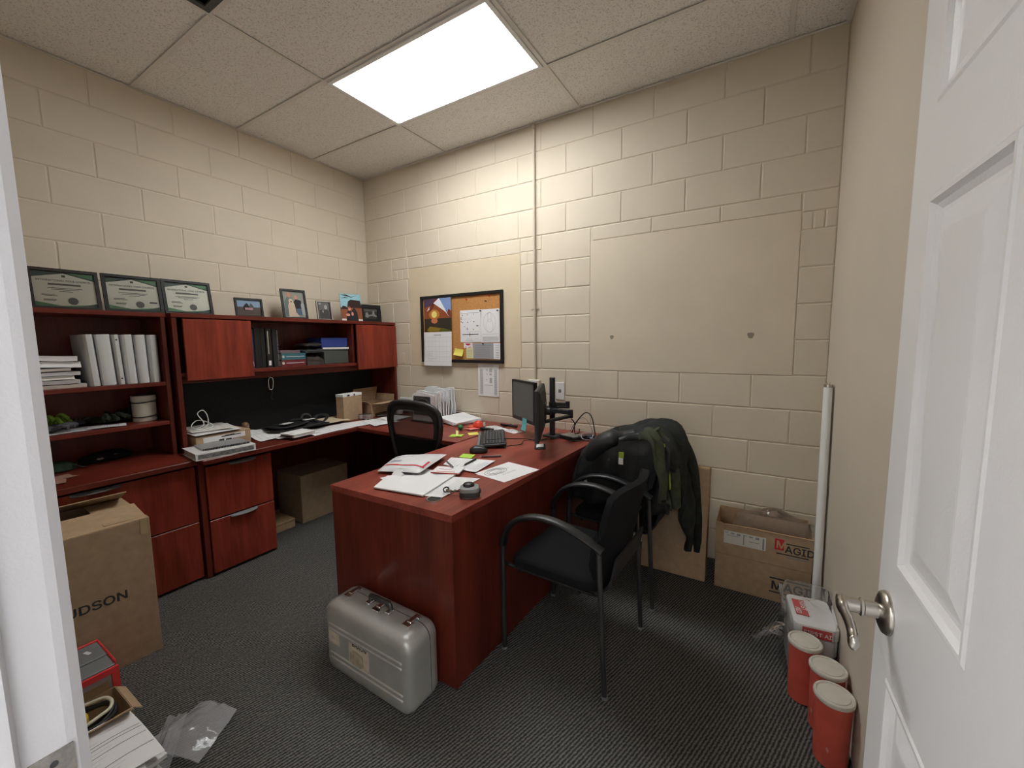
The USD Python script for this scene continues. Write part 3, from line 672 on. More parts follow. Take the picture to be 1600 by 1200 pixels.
part(oj, 'lining', tube([(3.008, -.668, .895), (3.032, -.664, .80), (3.040, -.662, .70), (3.040, -.645, .655)], .013, 8, 6, flat=(1.2, .5)), M_limef, smooth=60, world=True, label='lime green lining edge')
part(oj, 'reflective_band', cat_(cb((2.828, -.808, .845), (.026, .004, .030), .001), ), M_limef, world=True, label='lime reflective band')
part(oj, 'reflective_strip', cb((2.826, -.8085, .812), (.024, .004, .034), .001), M_white, world=True, label='white reflective strip')
for p_ in (ck, oj):      # both hang on the rear chair's back
    o_ = UsdGeom.Xformable(stage.GetPrimAtPath(p_)).GetOrderedXformOps()[0]; o_.Set(o_.Get() + Gf.Vec3d(.026, 0, 0))

# ---------------------------------------------------------------- things on the floor
# the aluminium case: round-cornered shell stood on its long side
ac = thing('equipment_case', 'silver aluminium equipment case standing against the desk end panel', 'case', (2.117, -1.774, 0), -.012)
CW, CD_, CH = .525, .172, .322
def case_ring(off, y, hw=CW / 2, h=CH, r=.055):
    p = rrect(2 * hw - 2 * off, h - 2 * off, max(r - off, .012), 7)
    return np.c_[p[:, 0], np.full(len(p), y), p[:, 1] + h / 2]
def case_half(y_out, y_in):
    s = 1 if y_out > y_in else -1
    return loft([case_ring(.050, y_out), case_ring(.022, y_out - s * .003), case_ring(.007, y_out - s * .014), case_ring(0, y_out - s * .036), case_ring(0, y_in)])
part(ac, 'front_shell', case_half(-CD_ / 2, -.0015 + .030), M_alu, smooth=40)
part(ac, 'back_shell', case_half(CD_ / 2, .0335), M_alu, smooth=40)
part(ac, 'seam', loft([case_ring(.003, .0285), case_ring(.003, .0335)]), mat('case_seam_dark', (.03, .03, .03), .6))
def rib_at(z):
    n = 14; rings = []
    for t in np.linspace(-1, 1, n):
        a = (1 - abs(t) ** 8) ; x = t * (CW / 2 - .004)
        y = -CD_ / 2 + (.03 * max(0, (abs(t) - .86) / .14) ** 2)
        rings.append(np.array([(x, y + .004, z - .010), (x, y - .005 * a, z - .004), (x, y - .005 * a, z + .004), (x, y + .004, z + .010)]))
    return loft(rings)
for z in (.226, .203, .094, .071): part(ac, 'rib', rib_at(z), M_alu, smooth=30)
hd = part(ac, 'handle', tube([(-.062, .012, CH + .004), (-.062, .010, CH + .024), (-.050, .008, CH + .034), (0, .007, CH + .037), (.050, .008, CH + .034), (.062, .010, CH + .024), (.062, .012, CH + .004)], .0105, 10, 6, flat=(1, .8)), M_dsteel, smooth=60)
for x in (-.062, .062): part(hd, 'handle_bracket', cb((x, .006, CH + .0045), (.026, .034, .010), .003), M_chrome)
for x in (-.185, .0, .180):
    l = part(ac, 'latch', cb((x, -.006, CH + .0025), (.040, .034, .006), .002), M_chrome); part(l, 'latch_catch', cb((x, .046, CH + .002), (.032, .022, .005), .002), M_chrome)
    part(l, 'latch_lever', cb((x, .018, CH + .0065), (.022, .040, .005), .0018), M_chrome)
part(ac, 'hinge_pin', cyl((-.2, CD_ / 2 - .02, .004), (.2, CD_ / 2 - .02, .004), .004, 8), M_dsteel)
def on_front(m, x, z, y=-CD_ / 2): return mv(xz(m), x, y - .0002, z)
lb = part(ac, 'paper_label', on_front(ext(Polygon([(0, 0), (.128, -.004), (.128, .108), (.004, .112)]), 0, .0007), -.094, .098), mat('aged_label_paper', (.56, .50, .38), .8, noise=(40, .18)), label='worn cream paper label')
part(lb, 'lettering', on_front(text('BRAUN', .019, .0004, True), -.070, .182, -CD_ / 2 - .0007), M_ink)
part(lb, 'torn_patch', on_front(ext(Polygon([(0, 0), (.05, -.012), (.09, .01), (.085, .06), (.03, .066), (.004, .05)]), 0, .0004), -.088, .102, -CD_ / 2 - .0007), mat('torn_label_brown', (.40, .33, .23), .85, noise=(50, .3)), label='torn brown patch of the label')
part(ac, 'paper_label', on_front(ext(Polygon([(0, 0), (.070, .002), (.070, .064), (0, .062)]), 0, .0006), -.226, .142), mat('aged_label_paper', (.56, .50, .38), .8), label='small square cream label')
part(ac, 'pen_mark', on_front(tube([(0, 0, 0), (.012, -.006, 0), (.022, .004, 0), (.034, -.004, 0)], .0011, 6), -.222, .172, -CD_ / 2 - .0006), M_grey)

# tall carton with printed name, flaps open
hb = thing('carton', 'big tall cardboard carton with HUDSON lettering by the file cabinet', 'box', (1.072, -2.184, 0), -.05 - PI / 2)
# local: +y is out of the lettered face? x runs along the face away from its right corner
BL, BDp, BH = .50, .44, .648
E_ = .004
part(hb, 'body', cat_(rb(0, BL, -E_, 0, 0, BH, .001), rb(0, E_, -BDp, -E_, 0, BH, .001), rb(BL - E_, BL, -BDp, -E_, 0, BH, .001), rb(E_, BL - E_, -BDp, -BDp + E_, 0, BH, .001), rb(E_, BL - E_, -BDp + E_, -E_, 0, E_, 0)), M_card2)
def flap(p0, p1, dirv, length, up_, notch=0):
    p0, p1 = np.array(p0, float), np.array(p1, float); d = np.array(dirv, float)
    def f(u, v): return tuple(p0 + (p1 - p0) * (.01 + .98 * u) + d * length * v + np.array([0, 0, up_ * length * v ** 1.15]))
    return grid(f, 7, 5, .004)
part(hb, 'flap', flap((0, -.004, BH), (BL * .98, -.004, BH), (0, -1, 0), .195, .12), M_card)
part(hb, 'flap', flap((BL, -BDp + .004, BH), (0.01, -BDp + .004, BH), (0, 1, 0), .175, .42), M_card)
part(hb, 'flap', flap((.004, -.02, BH + .002), (.004, -BDp + .02, BH + .002), (1, 0, 0), .14, .03), M_card)
part(hb, 'flap', flap((BL - .004, -.02, BH + .002), (BL - .004, -BDp + .02, BH + .002), (-1, 0, 0), .14, .1), M_card)
part(hb, 'packing_tape', cat_(cb((.022, .0006, BH - .035), (.024, .0012, .07), 0), cb((-.0006, -.03, BH - .03), (.0012, .05, .06), 0)), mat('packing_tape', (.42, .31, .17), .25))
tm = text('HUDSON', .036, .0006, True); w_ = tm.bounds[1][0]
w2 = .238; tm.apply_scale((w2 / w_, 1, 1)); tm.apply_transform(np.diag([-1, 1, 1, 1.0])); tm.invert()
tm.apply_transform(np.array([[1, 0, 0, .100 + w2], [0, 0, 1, .0002], [0, 1, 0, .312], [0, 0, 0, 1.0]]))
part(hb, 'lettering', tm, M_ink, label='black printed name lettering')

rbx = thing('tool_box', 'red and grey plastic box with a clear front behind the door jamb', 'box', (1.198, -2.512, 0))
part(rbx, 'body', cat_(rb(-.12, .118, .105, .112, .01, .172, .002), rb(-.12, .118, -.112, -.105, .01, .172, .002), rb(-.12, -.113, -.105, .105, .01, .172, .002), rb(.111, .118, -.105, .105, .01, .172, .002), rb(-.12, .118, -.112, .112, .002, .010, .001)), M_pinkred)
part(rbx, 'lid', cat_(rb(-.112, .02, -.10, .112, .172, .186, .004), rb(.022, .112, -.10, .112, .170, .182, .004)), M_greyp, label='grey two-piece lid')
part(rbx, 'lid_rim', cat_(rb(-.124, -.113, -.114, .118, .166, .190, .003), rb(-.113, .10, .112, .119, .166, .188, .003)), M_pinkred, label='red lid rim')
part(rbx, 'front_frame', yz(ext(sbox(-.116, .004, .118, .178).difference(sbox(-.094, .028, .096, .156)), 0, .010), .1185), M_pinkred, label='red front frame')
part(rbx, 'front_window', yz(ext(sbox(-.0935, .0285, .0955, .1555), 0, .003), .1195), mat('smoky_pink_window', (.36, .30, .30), .3), label='greyish clear window')
part(rbx, 'lid_sticker', cb((-.05, .07, .1865), (.03, .012, .001), 0, .3), M_paperg, label='small pale sticker')

oc = thing('open_carton', 'small open cardboard box with a cable coil by the door jamb', 'box', (1.424, -2.555, 0))
part(oc, 'body', cat_(rb(-.098, .098, .141, .145, 0, .10, .001), rb(-.098, .098, -.145, -.141, 0, .10, .001), rb(-.098, -.094, -.141, .141, 0, .10, .001), rb(.094, .098, -.141, .141, 0, .10, .001), rb(-.094, .094, -.141, .141, 0, .004, 0)), M_card)
part(oc, 'flap', flap((.09, .143, .10), (-.09, .143, .10), (0, .45, 0), .06, -.35), M_card)
part(oc, 'flap', flap((.096, -.13, .10), (.096, .135, .10), (.55, 0, 0), .085, .45), M_card)
part(oc, 'flap', flap((-.096, .13, .10), (-.096, -.13, .10), (-.25, 0, 0), .08, .9), M_cardd)
cc = thing('cable_coil', 'coil of black and white cable lying in the small open box', 'cable', (1.424, -2.53, .07))
part(cc, 'black_cable', tube([((.072 - .004 * (k // 12)) * math.cos(k * PI / 6), (.095 - .004 * (k // 12)) * math.sin(k * PI / 6), .012 + .007 * (k // 12) + .006 * math.sin(k * 1.7)) for k in range(40)], .0075, 8, 3), M_cable, smooth=60)
part(cc, 'white_cable', tube([(.003 + .066 * math.cos(k * PI / 6), -.004 + .088 * math.sin(k * PI / 6), .046 + .004 * math.sin(k * 2.1)) for k in range(18)], .006, 8, 3), mat('cream_cable', (.62, .58, .46), .5), smooth=60)
mt = thing('tape_roll', 'yellow and black roll of tape inside the coil of cable', 'tape', (1.395, -2.55, .045))
part(mt, 'roll', lathe([(.022, 0), (.045, 0), (.047, .004), (.047, .044), (.045, .048), (.022, .048), (.022, 0)], 28), mat('yellow_tape', (.72, .48, .05), .35), smooth=40)
part(mt, 'core', lathe([(.018, .001), (.0218, .001), (.0218, .047), (.018, .047), (.018, .001)], 24), M_black)

def sheet_mesh(w, h, thick=.0005, curl=None, nu=7, nv=9):
    def f(u, v):
        return ((u - .5) * w, (v - .5) * h, (curl(u, v) if curl else 0))
    return grid(f, nu, nv, thick)
def ruled(w, h, ys, x0=.08, x1=.92, t=.0012, z=.0006, curl=None):
    """printed rules as thin strips lying on a sheet; ys in 0..1 from the foot"""
    ms = []
    for y in ys:
        y, a, b = y if isinstance(y, tuple) else (y, x0, x1)
        def f(u, v, y=y, a=a, b=b):
            uu = a + (b - a) * u
            return ((uu - .5) * w, (y - .5) * h + (v - .5) * t, z + (curl(uu, y) if curl else 0))
        ms.append(grid(f, 7, 2))
    return cat_(*ms)
# the heap of forms on the floor by the jamb
fx = [(1.665, -2.535, .02, 1.62), (1.672, -2.545, .044, 1.50), (1.662, -2.530, .066, 1.70), (1.685, -2.550, .085, 1.38), (1.665, -2.525, .104, 1.60)]
for k, (x, y, z, a) in enumerate(fx):
    top_ = k == len(fx) - 1
    t = thing('paper_form', ['bottom sheaf of white forms in the heap by the jamb', 'second lowest sheaf of white forms by the jamb', 'middle sheaf of white forms by the jamb', 'white form turned askew just under the top form', 'top ruled white form on the heap by the jamb'][k], 'paper', (x, y, z), a, 'forms heaped by the door jamb')
    cu = (lambda u, v: .022 * max(0, u - .55) ** 1.5 * -2 + .012 * math.sin(2.5 * v)) if top_ else (lambda u, v, k=k: .004 * math.sin(3 * u + k) - .012 * max(0, u - .6))
    part(t, 'sheet', sheet_mesh(.216, .290, .0006 if top_ else .014, cu), M_paper, smooth=40)
    if top_:
        part(t, 'printed_rule', ruled(.216, .29, [(.64, .02, .98), (.585, .02, .98), (.46, .02, .98), (.25, .02, .98)], t=.0022, z=.0008, curl=cu), M_ink)
        part(t, 'printed_text', ruled(.216, .29, [(.90, .25, .45), (.885, .3, .5), (.80, .55, .9), (.78, .6, .85), (.71, .05, .35), (.695, .05, .5), (.68, .05, .42), (.52, .05, .6), (.40, .06, .5), (.34, .06, .4), (.19, .06, .62), (.14, .06, .55)], t=.0016, z=.0008, curl=cu), M_lgrey)
for (x, y, a, lab, s) in ((1.715, -2.300, .35, 'large clear plastic bag lying flat on the carpet by the forms', 3), (1.735, -2.40, 1.0, 'folded clear plastic sleeve tucked beside the heap of forms', 8)):
    t = thing('plastic_bag', lab, 'plastic bag', (x, y, .004), a, 'plastic bags on the carpet')
    for q in range(2 if s == 3 else 1):
        def bagf(u, v, s=s, q=q):
            wid = (.26 * (1 - .35 * v)) if s == 3 else .07
            return ((u - .5) * wid, (v - .5) * (.20 if s == 3 else .30), .004 + .012 * q * math.sin(PI * u) * math.sin(PI * v) + .045 * meshkit.fbm(np.array([[u * 4, v * 4, q * .4]]), 3, s)[0] * (.4 + .6 * math.sin(PI * u)) + (.012 if s == 8 else 0))
        part(t, 'film', grid(bagf, 22, 22), M_clear2, smooth=True)

# boxes in the kneehole
t = thing('carton', 'flat pale carton on the floor under the credenza', 'box', (.20, -1.235, 0), 0)
part(t, 'body', rb(-.16, .16, -.125, .125, 0, .055, .003), M_cardl); part(t, 'lid', rb(-.164, .164, -.129, .129, .0555, .068, .003), M_cardl)
t = thing('carton', 'dark brown carton in the shadow under the credenza', 'box', (.205, -.84, 0), 0)
part(t, 'body', rb(-.17, .17, -.215, .215, 0, .385, .003), M_card2); part(t, 'lid_flap', cat_(rb(-.17, -.002, -.214, .214, .3855, .390, .001), rb(.002, .17, -.214, .214, .3855, .390, .001)), M_card2)

# cartons by the right hand corner
t = thing('carton', 'narrow tall carton leaning on the back wall behind the coats', 'box', (3.035, -.262, 0))
part(t, 'body', rot(cat_(rb(-.185, .185, -.062, -.058, 0, .665, .001), rb(-.185, .185, .040, .044, 0, .665, .001), rb(.181, .185, -.058, .04, 0, .665, .001), rb(-.185, -.181, -.058, .04, 0, .665, .001), rb(-.181, .181, -.058, .04, 0, .004, 0)), -.10, (1, 0, 0)), M_card)
part(t, 'flap', rot(rb(-.182, .182, -.060, .008, .6655, .670, .001), -.10, (1, 0, 0)), M_cardl, label='pale torn top flap'); part(t, 'flap', rot(rb(-.182, .182, .0085, .042, .664, .667, .001), -.10, (1, 0, 0)), M_card)
def red_m(h):      # block letter M on a red ground, both as flat prints
    return text('M', h, .0004, True)
def logo(par, x, y, z, s):
    a = rb(0, .045 * s, -.0006, 0, 0, .066 * s, 0); part(par, 'logo_block', mv(a, x, y, z), M_redink, label='red printed logo block')
    part(par, 'logo_letter', mv(xz(text('M', .044 * s, .0004, True)), x + .004 * s, y - .0006, z + .011 * s), M_cardl)
    part(par, 'lettering', mv(xz(text('AGID', .040 * s, .0005, True)), x + .049 * s, y, z - .008 * s), M_ink)
    part(par, 'logo_bar', cat_(rb(x + .05 * s, x + .165 * s, y - .0005, y, z + .042 * s, z + .048 * s, 0), rb(x + .01 * s, x + .165 * s, y - .0005, y, z - .024 * s, z - .018 * s, 0)), M_ink)
    part(par, 'small_print', rb(x + .06 * s, x + .16 * s, y - .0005, y, z - .040 * s, z - .033 * s, 0), M_grey)
t = thing('carton', 'lower brown carton of the pair in the right corner', 'box', (3.495, -.18, 0), 0, 'stacked cartons in the right corner')
part(t, 'body', rb(-.225, .228, -.140, .140, 0, .208, .003), M_card)
part(t, 'lettering', mv(xz(text('MAGID', .046, .0005, True)), .050, -.1402, .072), M_ink)
part(t, 'logo_bar', cat_(rb(.045, .222, -.1406, -.1401, .130, .138, 0), rb(.045, .222, -.1406, -.1401, .052, .059, 0)), M_ink)
t = thing('carton', 'upper carton with shipping label and red M block in the right corner', 'box', (3.495, -.18, .2085), 0, 'stacked cartons in the right corner')
part(t, 'body', cat_(rb(-.228, .23, -.142, -.138, 0, .180, .001), rb(-.228, .23, .138, .142, 0, .180, .001), rb(-.228, -.224, -.138, .138, 0, .180, .001), rb(.226, .23, -.138, .138, 0, .180, .001), rb(-.224, .226, -.138, .138, 0, .004, 0)), M_card)
part(t, 'torn_edge', tube([(-.228, -.142, .182), (-.20, -.147, .184), (-.185, -.15, .176), (-.15, -.143, .180), (-.05, -.142, .181), (.1, -.142, .180), (.22, -.142, .181)], .003, 6), M_cardl)
part(t, 'shipping_label', rb(-.185, .020, -.1428, -.1422, .068, .142, 0), mat('label_cream', (.66, .64, .57), .7), label='white printed shipping label')
part(t, 'label_print', cat_(*[rb(-.18 + .030 * k, -.162 + .030 * k, -.1432, -.1428, .13 - .004 * (k % 3), .134, 0) for k in range(6)], rb(-.088, -.083, -.1432, -.1428, .075, .135, 0), rb(.004, .012, -.1432, -.1428, .072, .135, 0), rb(-.17, -.11, -.1432, -.1428, .115, .118, 0), rb(-.06, -.01, -.1432, -.1428, .1, .103, 0)), M_grey)
logo(t, .060, -.1422, .092, .92)
cv = thing('plastic_liner', 'crumpled clear plastic liner poking out of the upper corner carton', 'plastic', (3.55, -.16, .40))
part(cv, 'film', grid(lambda u, v: (-.20 + .40 * u, -.10 + .2 * v, -.03 + .085 * math.sin(PI * u) ** .6 * math.sin(PI * v) * (.5 + meshkit.fbm(np.array([[u * 4, v * 4, 0]]), 3, 4)[0])), 20, 16), M_clear, smooth=True)

# long tubes in the corner
for k, (x0, y0, x1, y1, lab) in enumerate(((3.742, -.372, 3.742, -.285, 'front fluorescent tube leaning upright in the right corner'), (3.746, -.328, 3.746, -.243, 'rear fluorescent tube leaning in the corner behind the front one'))):
    p, q = np.array([x0, y0, .004]), np.array([x1, y1, 1.212 - .012 * k]); d = (q - p) / np.linalg.norm(q - p)
    t = thing('fluorescent_tube', lab, 'light tube', tuple(p), 0, 'fluorescent tubes in the corner')
    part(t, 'glass', cyl(d * .02, (q - p) - d * .02, .0190, 20), mat('frosted_tube_glass', (.84, .84, .82), .25), smooth=40)
    for e, s in ((d * 0.004, 1), (q - p - d * .004, -1)):
        c_ = part(t, 'end_cap', cyl(e + s * d * .006, e + s * d * .022, .0196, 20), M_steel)
        part(c_, 'contact_pin', cyl(e + s * d * .006 + np.array([.006, 0, 0]), e - s * d * .004 + np.array([.006, 0, 0]), .0014, 8), M_chrome)
        part(c_, 'contact_pin', cyl(e + s * d * .006 - np.array([.006, 0, 0]), e - s * d * .004 - np.array([.006, 0, 0]), .0014, 8), M_chrome)

# first aid kits in clear bags, red tubs in front of them
def kit(label, x, y, z, rz, hh, front):
    t = thing('first_aid_kit', label, 'first aid kit', (x, y, z), rz, 'first aid kits by the right wall')
    part(t, 'base', mv(rbox(.150, .215, hh * .55, .022, .006), 0, 0, 0), M_white, smooth=40)
    part(t, 'lid', cat_(mv(rbox(.157, .222, hh * .42, .024, .008), 0, 0, hh * .57)), M_white, smooth=40)
    if front:
        s = part(t, 'lid_sticker', mv(rot(rb(-.058, .058, -.0235, .0235, 0, .0006, 0), PI / 2), -.038, .010, hh + .0005 - .0), M_redink, label='red sticker with white lettering')
        part(s, 'lettering', mv(rot(cat_(mv(text('FIRST', .018, .0005, True), -.050, .002, 0), mv(text('AID', .018, .0005, True), .004, -.021, 0)), -PI / 2), -.036, .012, hh + .0011), M_white)
    s2 = part(t, 'end_sticker', rb(-.050, .050, -.1122, -.1116, hh * .60, hh * .92, 0), M_redink)
    part(s2, 'lettering', mv(xz(text('FIRST AID', hh * .13, .0004, True)), -.046, -.1123, hh * .68), M_white)
    return t
kit('lower white first aid kit under the bagged one by the right wall', 3.676, -.755, .002, .06, .135, False)
kit('upper white first aid kit with red lid sticker in clear plastic', 3.680, -.775, .1385, .10, .122, True)
pb = thing('plastic_bag', 'crinkled clear bag wrapped around the first aid kits', 'plastic bag', (3.67, -.76, .0))
def wrap(u, v):
    a = 2 * PI * u; z = .01 + .280 * min(1, v * 1.35); k = 1.0 if v < .74 else math.cos((v - .74) / .26 * PI / 2) ** .7
    n = meshkit.fbm(np.array([[3.2 * math.cos(a), 3.2 * math.sin(a), v * 5]]), 3, 11)[0]
    rx, ry = .088 + .030 * n, .128 + .05 * n
    x = rx * math.copysign(abs(math.cos(a)) ** .6, math.cos(a)) * k; y = ry * math.copysign(abs(math.sin(a)) ** .6, math.sin(a)) * k
    return (min(x, .084), y, z + .012 * n)
part(pb, 'film', grid(wrap, 48, 22), M_clear, smooth=True)
part(pb, 'bag_tail', cat_(*[grid(lambda u, v, k=k: (-.085 - .10 * u - .02 * math.sin(6 * v), -.06 + .06 * k + .09 * (v - .5) * (1 - .5 * u), .16 - .05 * k + (-.08 + .02 * k) * u ** 2 + .03 * meshkit.fbm(np.array([[u * 5, v * 5, k]]), 3, 17)[0]), 14, 10) for k in range(2)]), M_clear, smooth=True)
tub = None
M_lid = mat('cream_tub_lid', (.58, .545, .475), .5, noise=(30, .05))
for (x, y, a, lab) in ((3.645, -.972, 0, 'rear red tub with a cream lid, nearest the first aid kits'), (3.704, -1.090, .6, 'middle red tub with a cream lid by the right wall'), (3.706, -1.222, 1.3, 'front red tub with a cream lid nearest the door')):
    if tub is None:
        tub = t = thing('tub', lab, 'tub', (x, y, 0), a, 'red tubs with cream lids by the right wall')
        part(t, 'body', lathe([(0, 0), (.043, 0), (.047, .003), (.0485, .01), (.0520, .225), (.0535, .231), (.0535, .236), (0, .236)], 36), M_red, smooth=40, label='red plastic tub body')
        part(t, 'lid', lathe([(.0536, .230), (.0565, .230), (.0575, .234), (.0575, .241), (.0555, .244), (.050, .2445), (.047, .241), (.044, .2412), (.043, .244), (.040, .2445), (0, .2445)], 40), M_lid, smooth=40)
        part(t, 'scuff', yz(ext(Polygon([(0, 0), (.006, .012), (.004, .022), (-.003, .012)]), 0, .0006), -.0508).apply_translation((0, 0, .06)), mat('pale_scuff', (.55, .25, .2), .6))
    else: dup(tub, (x, y, 0), a, lab)

# ---------------------------------------------------------------- on top of the hutch: certificates and photographs
def flatcol(name, rgb, rough=.6): return mat(name, lin(*rgb), rough, spec=.3)
def framed(name, label, cat, y, w, h, x, lean, rz, border, fmat, group, picture, z=1.6325, depth=.016, glass=True, matte=None):
    t = thing(name, label, cat, (x, y, z), rz, group)
    L = lambda m: rot(m, -lean, (0, 1, 0))
    if border:
        ring = sbox(-w / 2, 0, w / 2, h).difference(sbox(-w / 2 + border, border, w / 2 - border, h - border))
        part(t, 'frame', L(cat_(yz(ext(ring, 0, depth)))), fmat)
    part(t, 'backing', L(yz(ext(sbox(-w / 2 + border * .5, border * .5, w / 2 - border * .5, h - border * .5), .001, .004))), M_blackm)
    iw, ih, ox = w - 2 * border, h - 2 * border, border
    part(t, 'print', L(yz(ext(sbox(-iw / 2, ox, iw / 2, ox + ih), .0042, .0052))), matte or M_paperw)
    k = 0
    for nm, pts, col in picture:
        q = [(-iw / 2 + iw * a, ox + ih * b) for a, b in pts]
        pg = Polygon(q).buffer(0).intersection(sbox(-iw / 2, ox, iw / 2, ox + ih))
        for g in getattr(pg, 'geoms', [pg]):
            if g.area > 1e-9: part(t, nm, L(yz(ext(g, .0053, .0056 + .00015 * k))), col)
        k += 1
    if glass and border: part(t, 'glass', L(yz(ext(sbox(-iw / 2, ox, iw / 2, ox + ih), .0105, .0112))), M_glass)
    ca = math.cos(lean); tx, tz = -h * .62 * math.sin(lean), h * .62 * ca
    part(t, 'easel_leg', cat_(tube([(tx - .001, -.012, tz), (tx * .6 - .035 - h * .10, -.012, 0.002)], .004, 4, 1, smooth=False), tube([(tx - .001, .012, tz), (tx * .6 - .035 - h * .10, .012, 0.002)], .004, 4, 1, smooth=False)), M_blackm)
    return t, L, iw, ih, ox
ell = lambda cx, cy, rx, ry, n=18: [(cx + rx * math.cos(a), cy + ry * math.sin(a)) for a in np.linspace(0, 2 * PI, n, endpoint=False)]
bar = lambda x0, x1, y, t=.018: [(x0, y), (x1, y), (x1, y + t), (x0, y + t)]
C_grn, C_dgr, C_seal = flatcol('certificate_green', (112, 160, 120)), flatcol('certificate_dark_green', (88, 104, 96)), flatcol('certificate_seal', (120, 122, 118))
C_cream = flatcol('certificate_cream', (244, 244, 228)); C_txt = flatcol('certificate_text', (120, 120, 108))
def certificate(extra):
    p = [('corner_band', [(0, 1), (.0, .82), (.50, .97), (1, .80), (1, 1)], C_dgr), ('corner_band', [(.55, 1), (.62, .965), (1, .84), (1, 1)], C_grn),
         ('corner_band', [(0, 0), (0, .14), (.42, .03), (1, .10), (1, 0)], C_grn), ('corner_band', [(.62, 0), (1, .13), (1, 0)], C_dgr),
         ('emblem', bar(.47, .53, .86, .06), C_dgr), ('seal', ell(.60, .18, .085, .105), C_seal)]
    for a, b, y, t in ((.24, .76, .62, .05), (.22, .78, .53, .014), (.28, .72, .49, .014), (.40, .62, .44, .012), (.12, .32, .34, .012), (.12, .36, .31, .012), (.14, .34, .20, .012), (.14, .32, .17, .012)):
        p.append(('text_line', bar(a, b, y, t), C_txt))
    if extra: p.append(('text_line', bar(.80, .95, .24, .045), C_dgr))
    return p
M_frameb = mat('black_picture_frame', (.014, .014, .014), .5, spec=.3); M_frameg = mat('dark_wood_frame', (.028, .020, .017), .5, spec=.3)
for k, (y, x, rz, lab) in enumerate(((-2.185, .215, -.02, 'leftmost framed certificate, partly hidden by the door jamb'), (-1.905, .225, -.02, 'middle framed certificate with a small dark logo at its right'), (-1.632, .225, .0, 'right framed certificate above the closed hutch door'))):
    t, L, iw, ih, ox = framed('framed_certificate', lab, 'certificate', y, .268, .222, x, .17, rz, .016, M_frameg if k == 0 else M_frameb, 'framed certificates on the hutch top', certificate(k == 1), z=1.6305 if y < -1.8 else 1.6325, matte=C_cream)
    hdg = text('INTERNATIONAL CODE COUNCIL', .0092, .0004, True); wd = hdg.bounds[1][0]
    part(t, 'heading', L(yz(mv(hdg, -wd / 2, ox + ih * .73, .0056))), C_txt)
SK, SKY, GND, DK = flatcol('print_skin', (214, 150, 128)), flatcol('print_sky_blue', (170, 196, 222)), flatcol('print_field_brown', (112, 98, 90)), flatcol('print_dark', (38, 38, 42))
PINK, GRN, FUR, JEAN = flatcol('print_pink', (226, 178, 184)), flatcol('print_grey_green', (104, 124, 116)), flatcol('print_pale_fur', (224, 200, 176)), flatcol('print_denim', (92, 112, 140))
GR1, GR2, GR3 = flatcol('print_grey_pale', (176, 176, 174)), flatcol('print_grey_mid', (104, 104, 104)), flatcol('print_grey_deep', (58, 58, 60))
TEAL, RUST, BRN = flatcol('print_teal_sky', (150, 196, 206)), flatcol('print_rust', (140, 82, 54)), flatcol('print_tree_brown', (58, 38, 34))
framed('framed_photo', 'small black framed photo of two people on a flat shore', 'photo frame', -1.250, .185, .142, .20, .16, -.10, .013, M_frameb, 'photographs on the hutch top',
       [('sky', bar(0, 1, .55, .45), SKY), ('ground', bar(0, 1, 0, .56), GND), ('figure', [(.27, .36), (.27, .6), (.36, .74), (.42, .82), (.48, .72), (.52, .58), (.52, .36)], DK), ('figure', [(.5, .36), (.52, .62), (.58, .80), (.64, .76), (.70, .6), (.72, .38)], GR2), ('pink_top', bar(.33, .66, .38, .14), PINK)])
framed('framed_photo', 'tall black framed photo of a couple with a pale dog', 'photo frame', -.905, .190, .245, .21, .20, -.16, .015, M_frameb, 'photographs on the hutch top',
       [('ground', bar(0, 1, 0, 1), flatcol('print_grey_green_pale', (150, 152, 140))), ('figure', [(.05, .05), (.05, .6), (.2, .78), (.45, .75), (.5, .3), (.5, .05)], GRN), ('head', ell(.30, .86, .10, .10), SK), ('figure', [(.5, .12), (.5, .60), (.6, .72), (.85, .66), (.92, .3), (.9, .1)], DK), ('head', ell(.62, .78, .08, .085), SK), ('jeans', bar(.58, .82, .10, .25), JEAN), ('dog', [(.2, .02), (.2, .42), (.28, .62), (.44, .64), (.52, .5), (.56, .2), (.7, .04)], FUR), ('dog_head', ell(.36, .62, .11, .10), FUR), ('dog_snout', ell(.37, .60, .035, .03), DK), ('dog', [(.84, .1), (.82, .5), (.9, .62), (1, .5), (1, .1)], GR1)])
framed('framed_photo', 'small pale edged black and white photo of a couple', 'photo frame', -.652, .130, .168, .22, .16, -.14, .010, mat('silver_frame', (.35, .33, .30), .35, .6), 'photographs on the hutch top',
       [('ground', bar(0, 1, 0, 1), GR2), ('border', [(0, 0), (.10, 0), (.10, 1), (0, 1)], DK), ('border', [(.90, 0), (1, 0), (1, 1), (.90, 1)], DK), ('figure', [(.12, .05), (.14, .5), (.3, .6), (.5, .5), (.5, .05)], GR3), ('figure', [(.5, .05), (.5, .55), (.66, .66), (.86, .5), (.88, .05)], GR3), ('head', ell(.32, .70, .13, .13), GR2), ('head', ell(.65, .72, .12, .14), GR1), ('sky', bar(.12, .3, .86, .1), GR1), ('collar', ell(.40, .46, .05, .07), GR1)])
